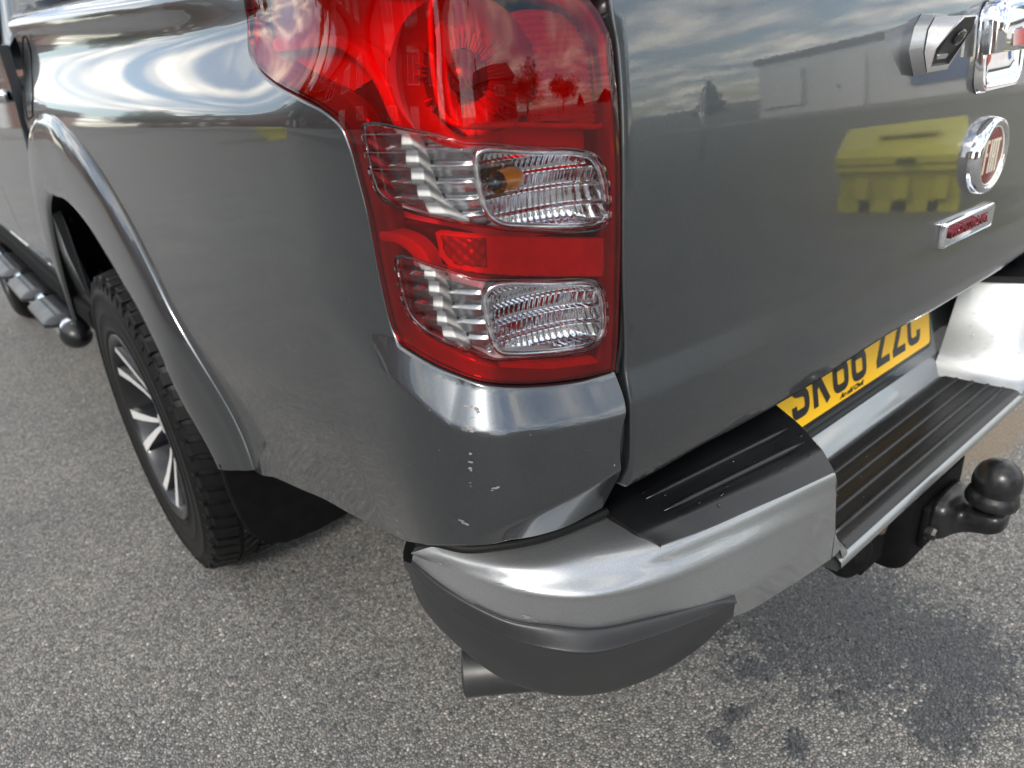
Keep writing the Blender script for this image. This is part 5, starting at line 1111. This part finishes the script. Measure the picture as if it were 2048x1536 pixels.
# ------------------------------------------------------------------ scuffs on the bumper, water drops, gravel
def on_mesh(o, P):
    ok, loc, nor, _ = o.closest_point_on_mesh(Vector(P)); return loc, nor
bpy.context.view_layer.update()
mb = MB()
for P, w, h in (((-0.7852, -1.3065, 0.5920), .0012, .006), ((-0.7553, -1.3230, 0.5860), .0012, .0045), ((-0.7550, -1.3282, 0.5840), .0012, .004), ((-0.7485, -1.3287, 0.5840), .0012, .006), ((-0.8047, -1.2877, 0.5950), .009, .003), ((-0.8119, -1.2753, 0.6000), .006, .002), ((-0.7996, -1.2949, 0.5900), .006, .0015), ((-0.8459, -1.2163, 0.6340), .008, .0022), ((-0.8409, -1.2307, 0.6330), .006, .0012),
                ((-0.8202, -1.2719, 0.6280), .012, .0012), ((-0.8111, -1.2911, 0.6260), .010, .0014), ((-0.8070, -1.3007, 0.6220), .006, .001), ((-0.8240, -1.2612, 0.6020), .004, .0012), ((-0.4501, -1.4024, 0.5750), .002, .009), ((-0.4137, -1.3903, 0.5900), .004, .0012), ((-0.4414, -1.3884, 0.5920), .003, .001), ((-0.5723, -1.3908, 0.5600), .001, .001), ((-0.6037, -1.3592, 0.6200), .0005, .004), ((-0.7276, -1.3429, 0.5700), .0012, .001)):
    c, nn = on_mesh(bl_, P); nn = -nn if nn.dot(Vector((-0.6, -0.7, 0.3))) < 0 else nn; e1 = Vector((0.6, -0.8, 0)); e1 = (e1-nn*e1.dot(nn)).normalized(); e2 = nn.cross(e1)
    for q in range(3): flake(mb, c+e1*random.uniform(-w, w)*0.7+e2*random.uniform(-h, h)*0.5, e1, e2, nn, w*random.uniform(.25, .6), h*random.uniform(.25, .6), 8)
tag(mb.obj('bumper_scuff', 'chip', truck, smooth=False), kind='stuff')
def water_mat():
    m = bpy.data.materials.new('water_drop'); m.use_nodes = True; nt = m.node_tree; nt.nodes.clear()
    tr = nt.nodes.new('ShaderNodeBsdfTransparent'); gl = nt.nodes.new('ShaderNodeBsdfGlossy'); gl.inputs['Roughness'].default_value = 0.02
    lw = nt.nodes.new('ShaderNodeFresnel'); lw.inputs[0].default_value = 1.6; mx = nt.nodes.new('ShaderNodeMixShader'); out = nt.nodes.new('ShaderNodeOutputMaterial')
    nt.links.new(lw.outputs[0], mx.inputs[0]); nt.links.new(tr.outputs[0], mx.inputs[1]); nt.links.new(gl.outputs[0], mx.inputs[2]); nt.links.new(mx.outputs[0], out.inputs[0]); return m
M['water'] = water_mat()
def drop(mb, c, nn, r):
    e1 = nn.orthogonal().normalized(); e2 = nn.cross(e1); v = []; f = []
    for hh, rr in ((0.0, 1.0), (0.28, 0.86), (0.45, 0.5)):
        for k in range(8): a = k*math.pi/4; v.append(c+e1*(math.cos(a)*r*rr)+e2*(math.sin(a)*r*rr)+nn*(r*hh))
    for L in range(2):
        for k in range(8): f.append((L*8+k, L*8+(k+1) % 8, L*8+8+(k+1) % 8, L*8+8+k))
    f.append(tuple(range(16, 24))); mb.add(v, f)
mb = MB()
for o_, n_d, box in ((step_mat, 240, ((-0.3, -1.38, 0.46), (0.3, -1.26, 0.47))), (pad, 70, ((-0.66, -1.38, 0.65), (-0.36, -1.27, 0.66))), (bw, 30, ((-0.38, -1.38, 0.48), (-0.31, -1.27, 0.63)))):
    for i in range(n_d):
        P = [random.uniform(a, b) for a, b in zip(*box)]; c, nn = on_mesh(o_, P)
        if nn.z < 0: nn = -nn
        drop(mb, c, nn, random.choice((.0007, .0009, .0012, .0016, .0022))*random.uniform(.8, 1.2))
        if o_ is bw: drop(mb, Vector((-c.x, c.y, c.z)), Vector((-nn.x, nn.y, nn.z)), random.uniform(.0008, .0018))
tag(mb.obj('water_drop', 'water', truck), kind='stuff')
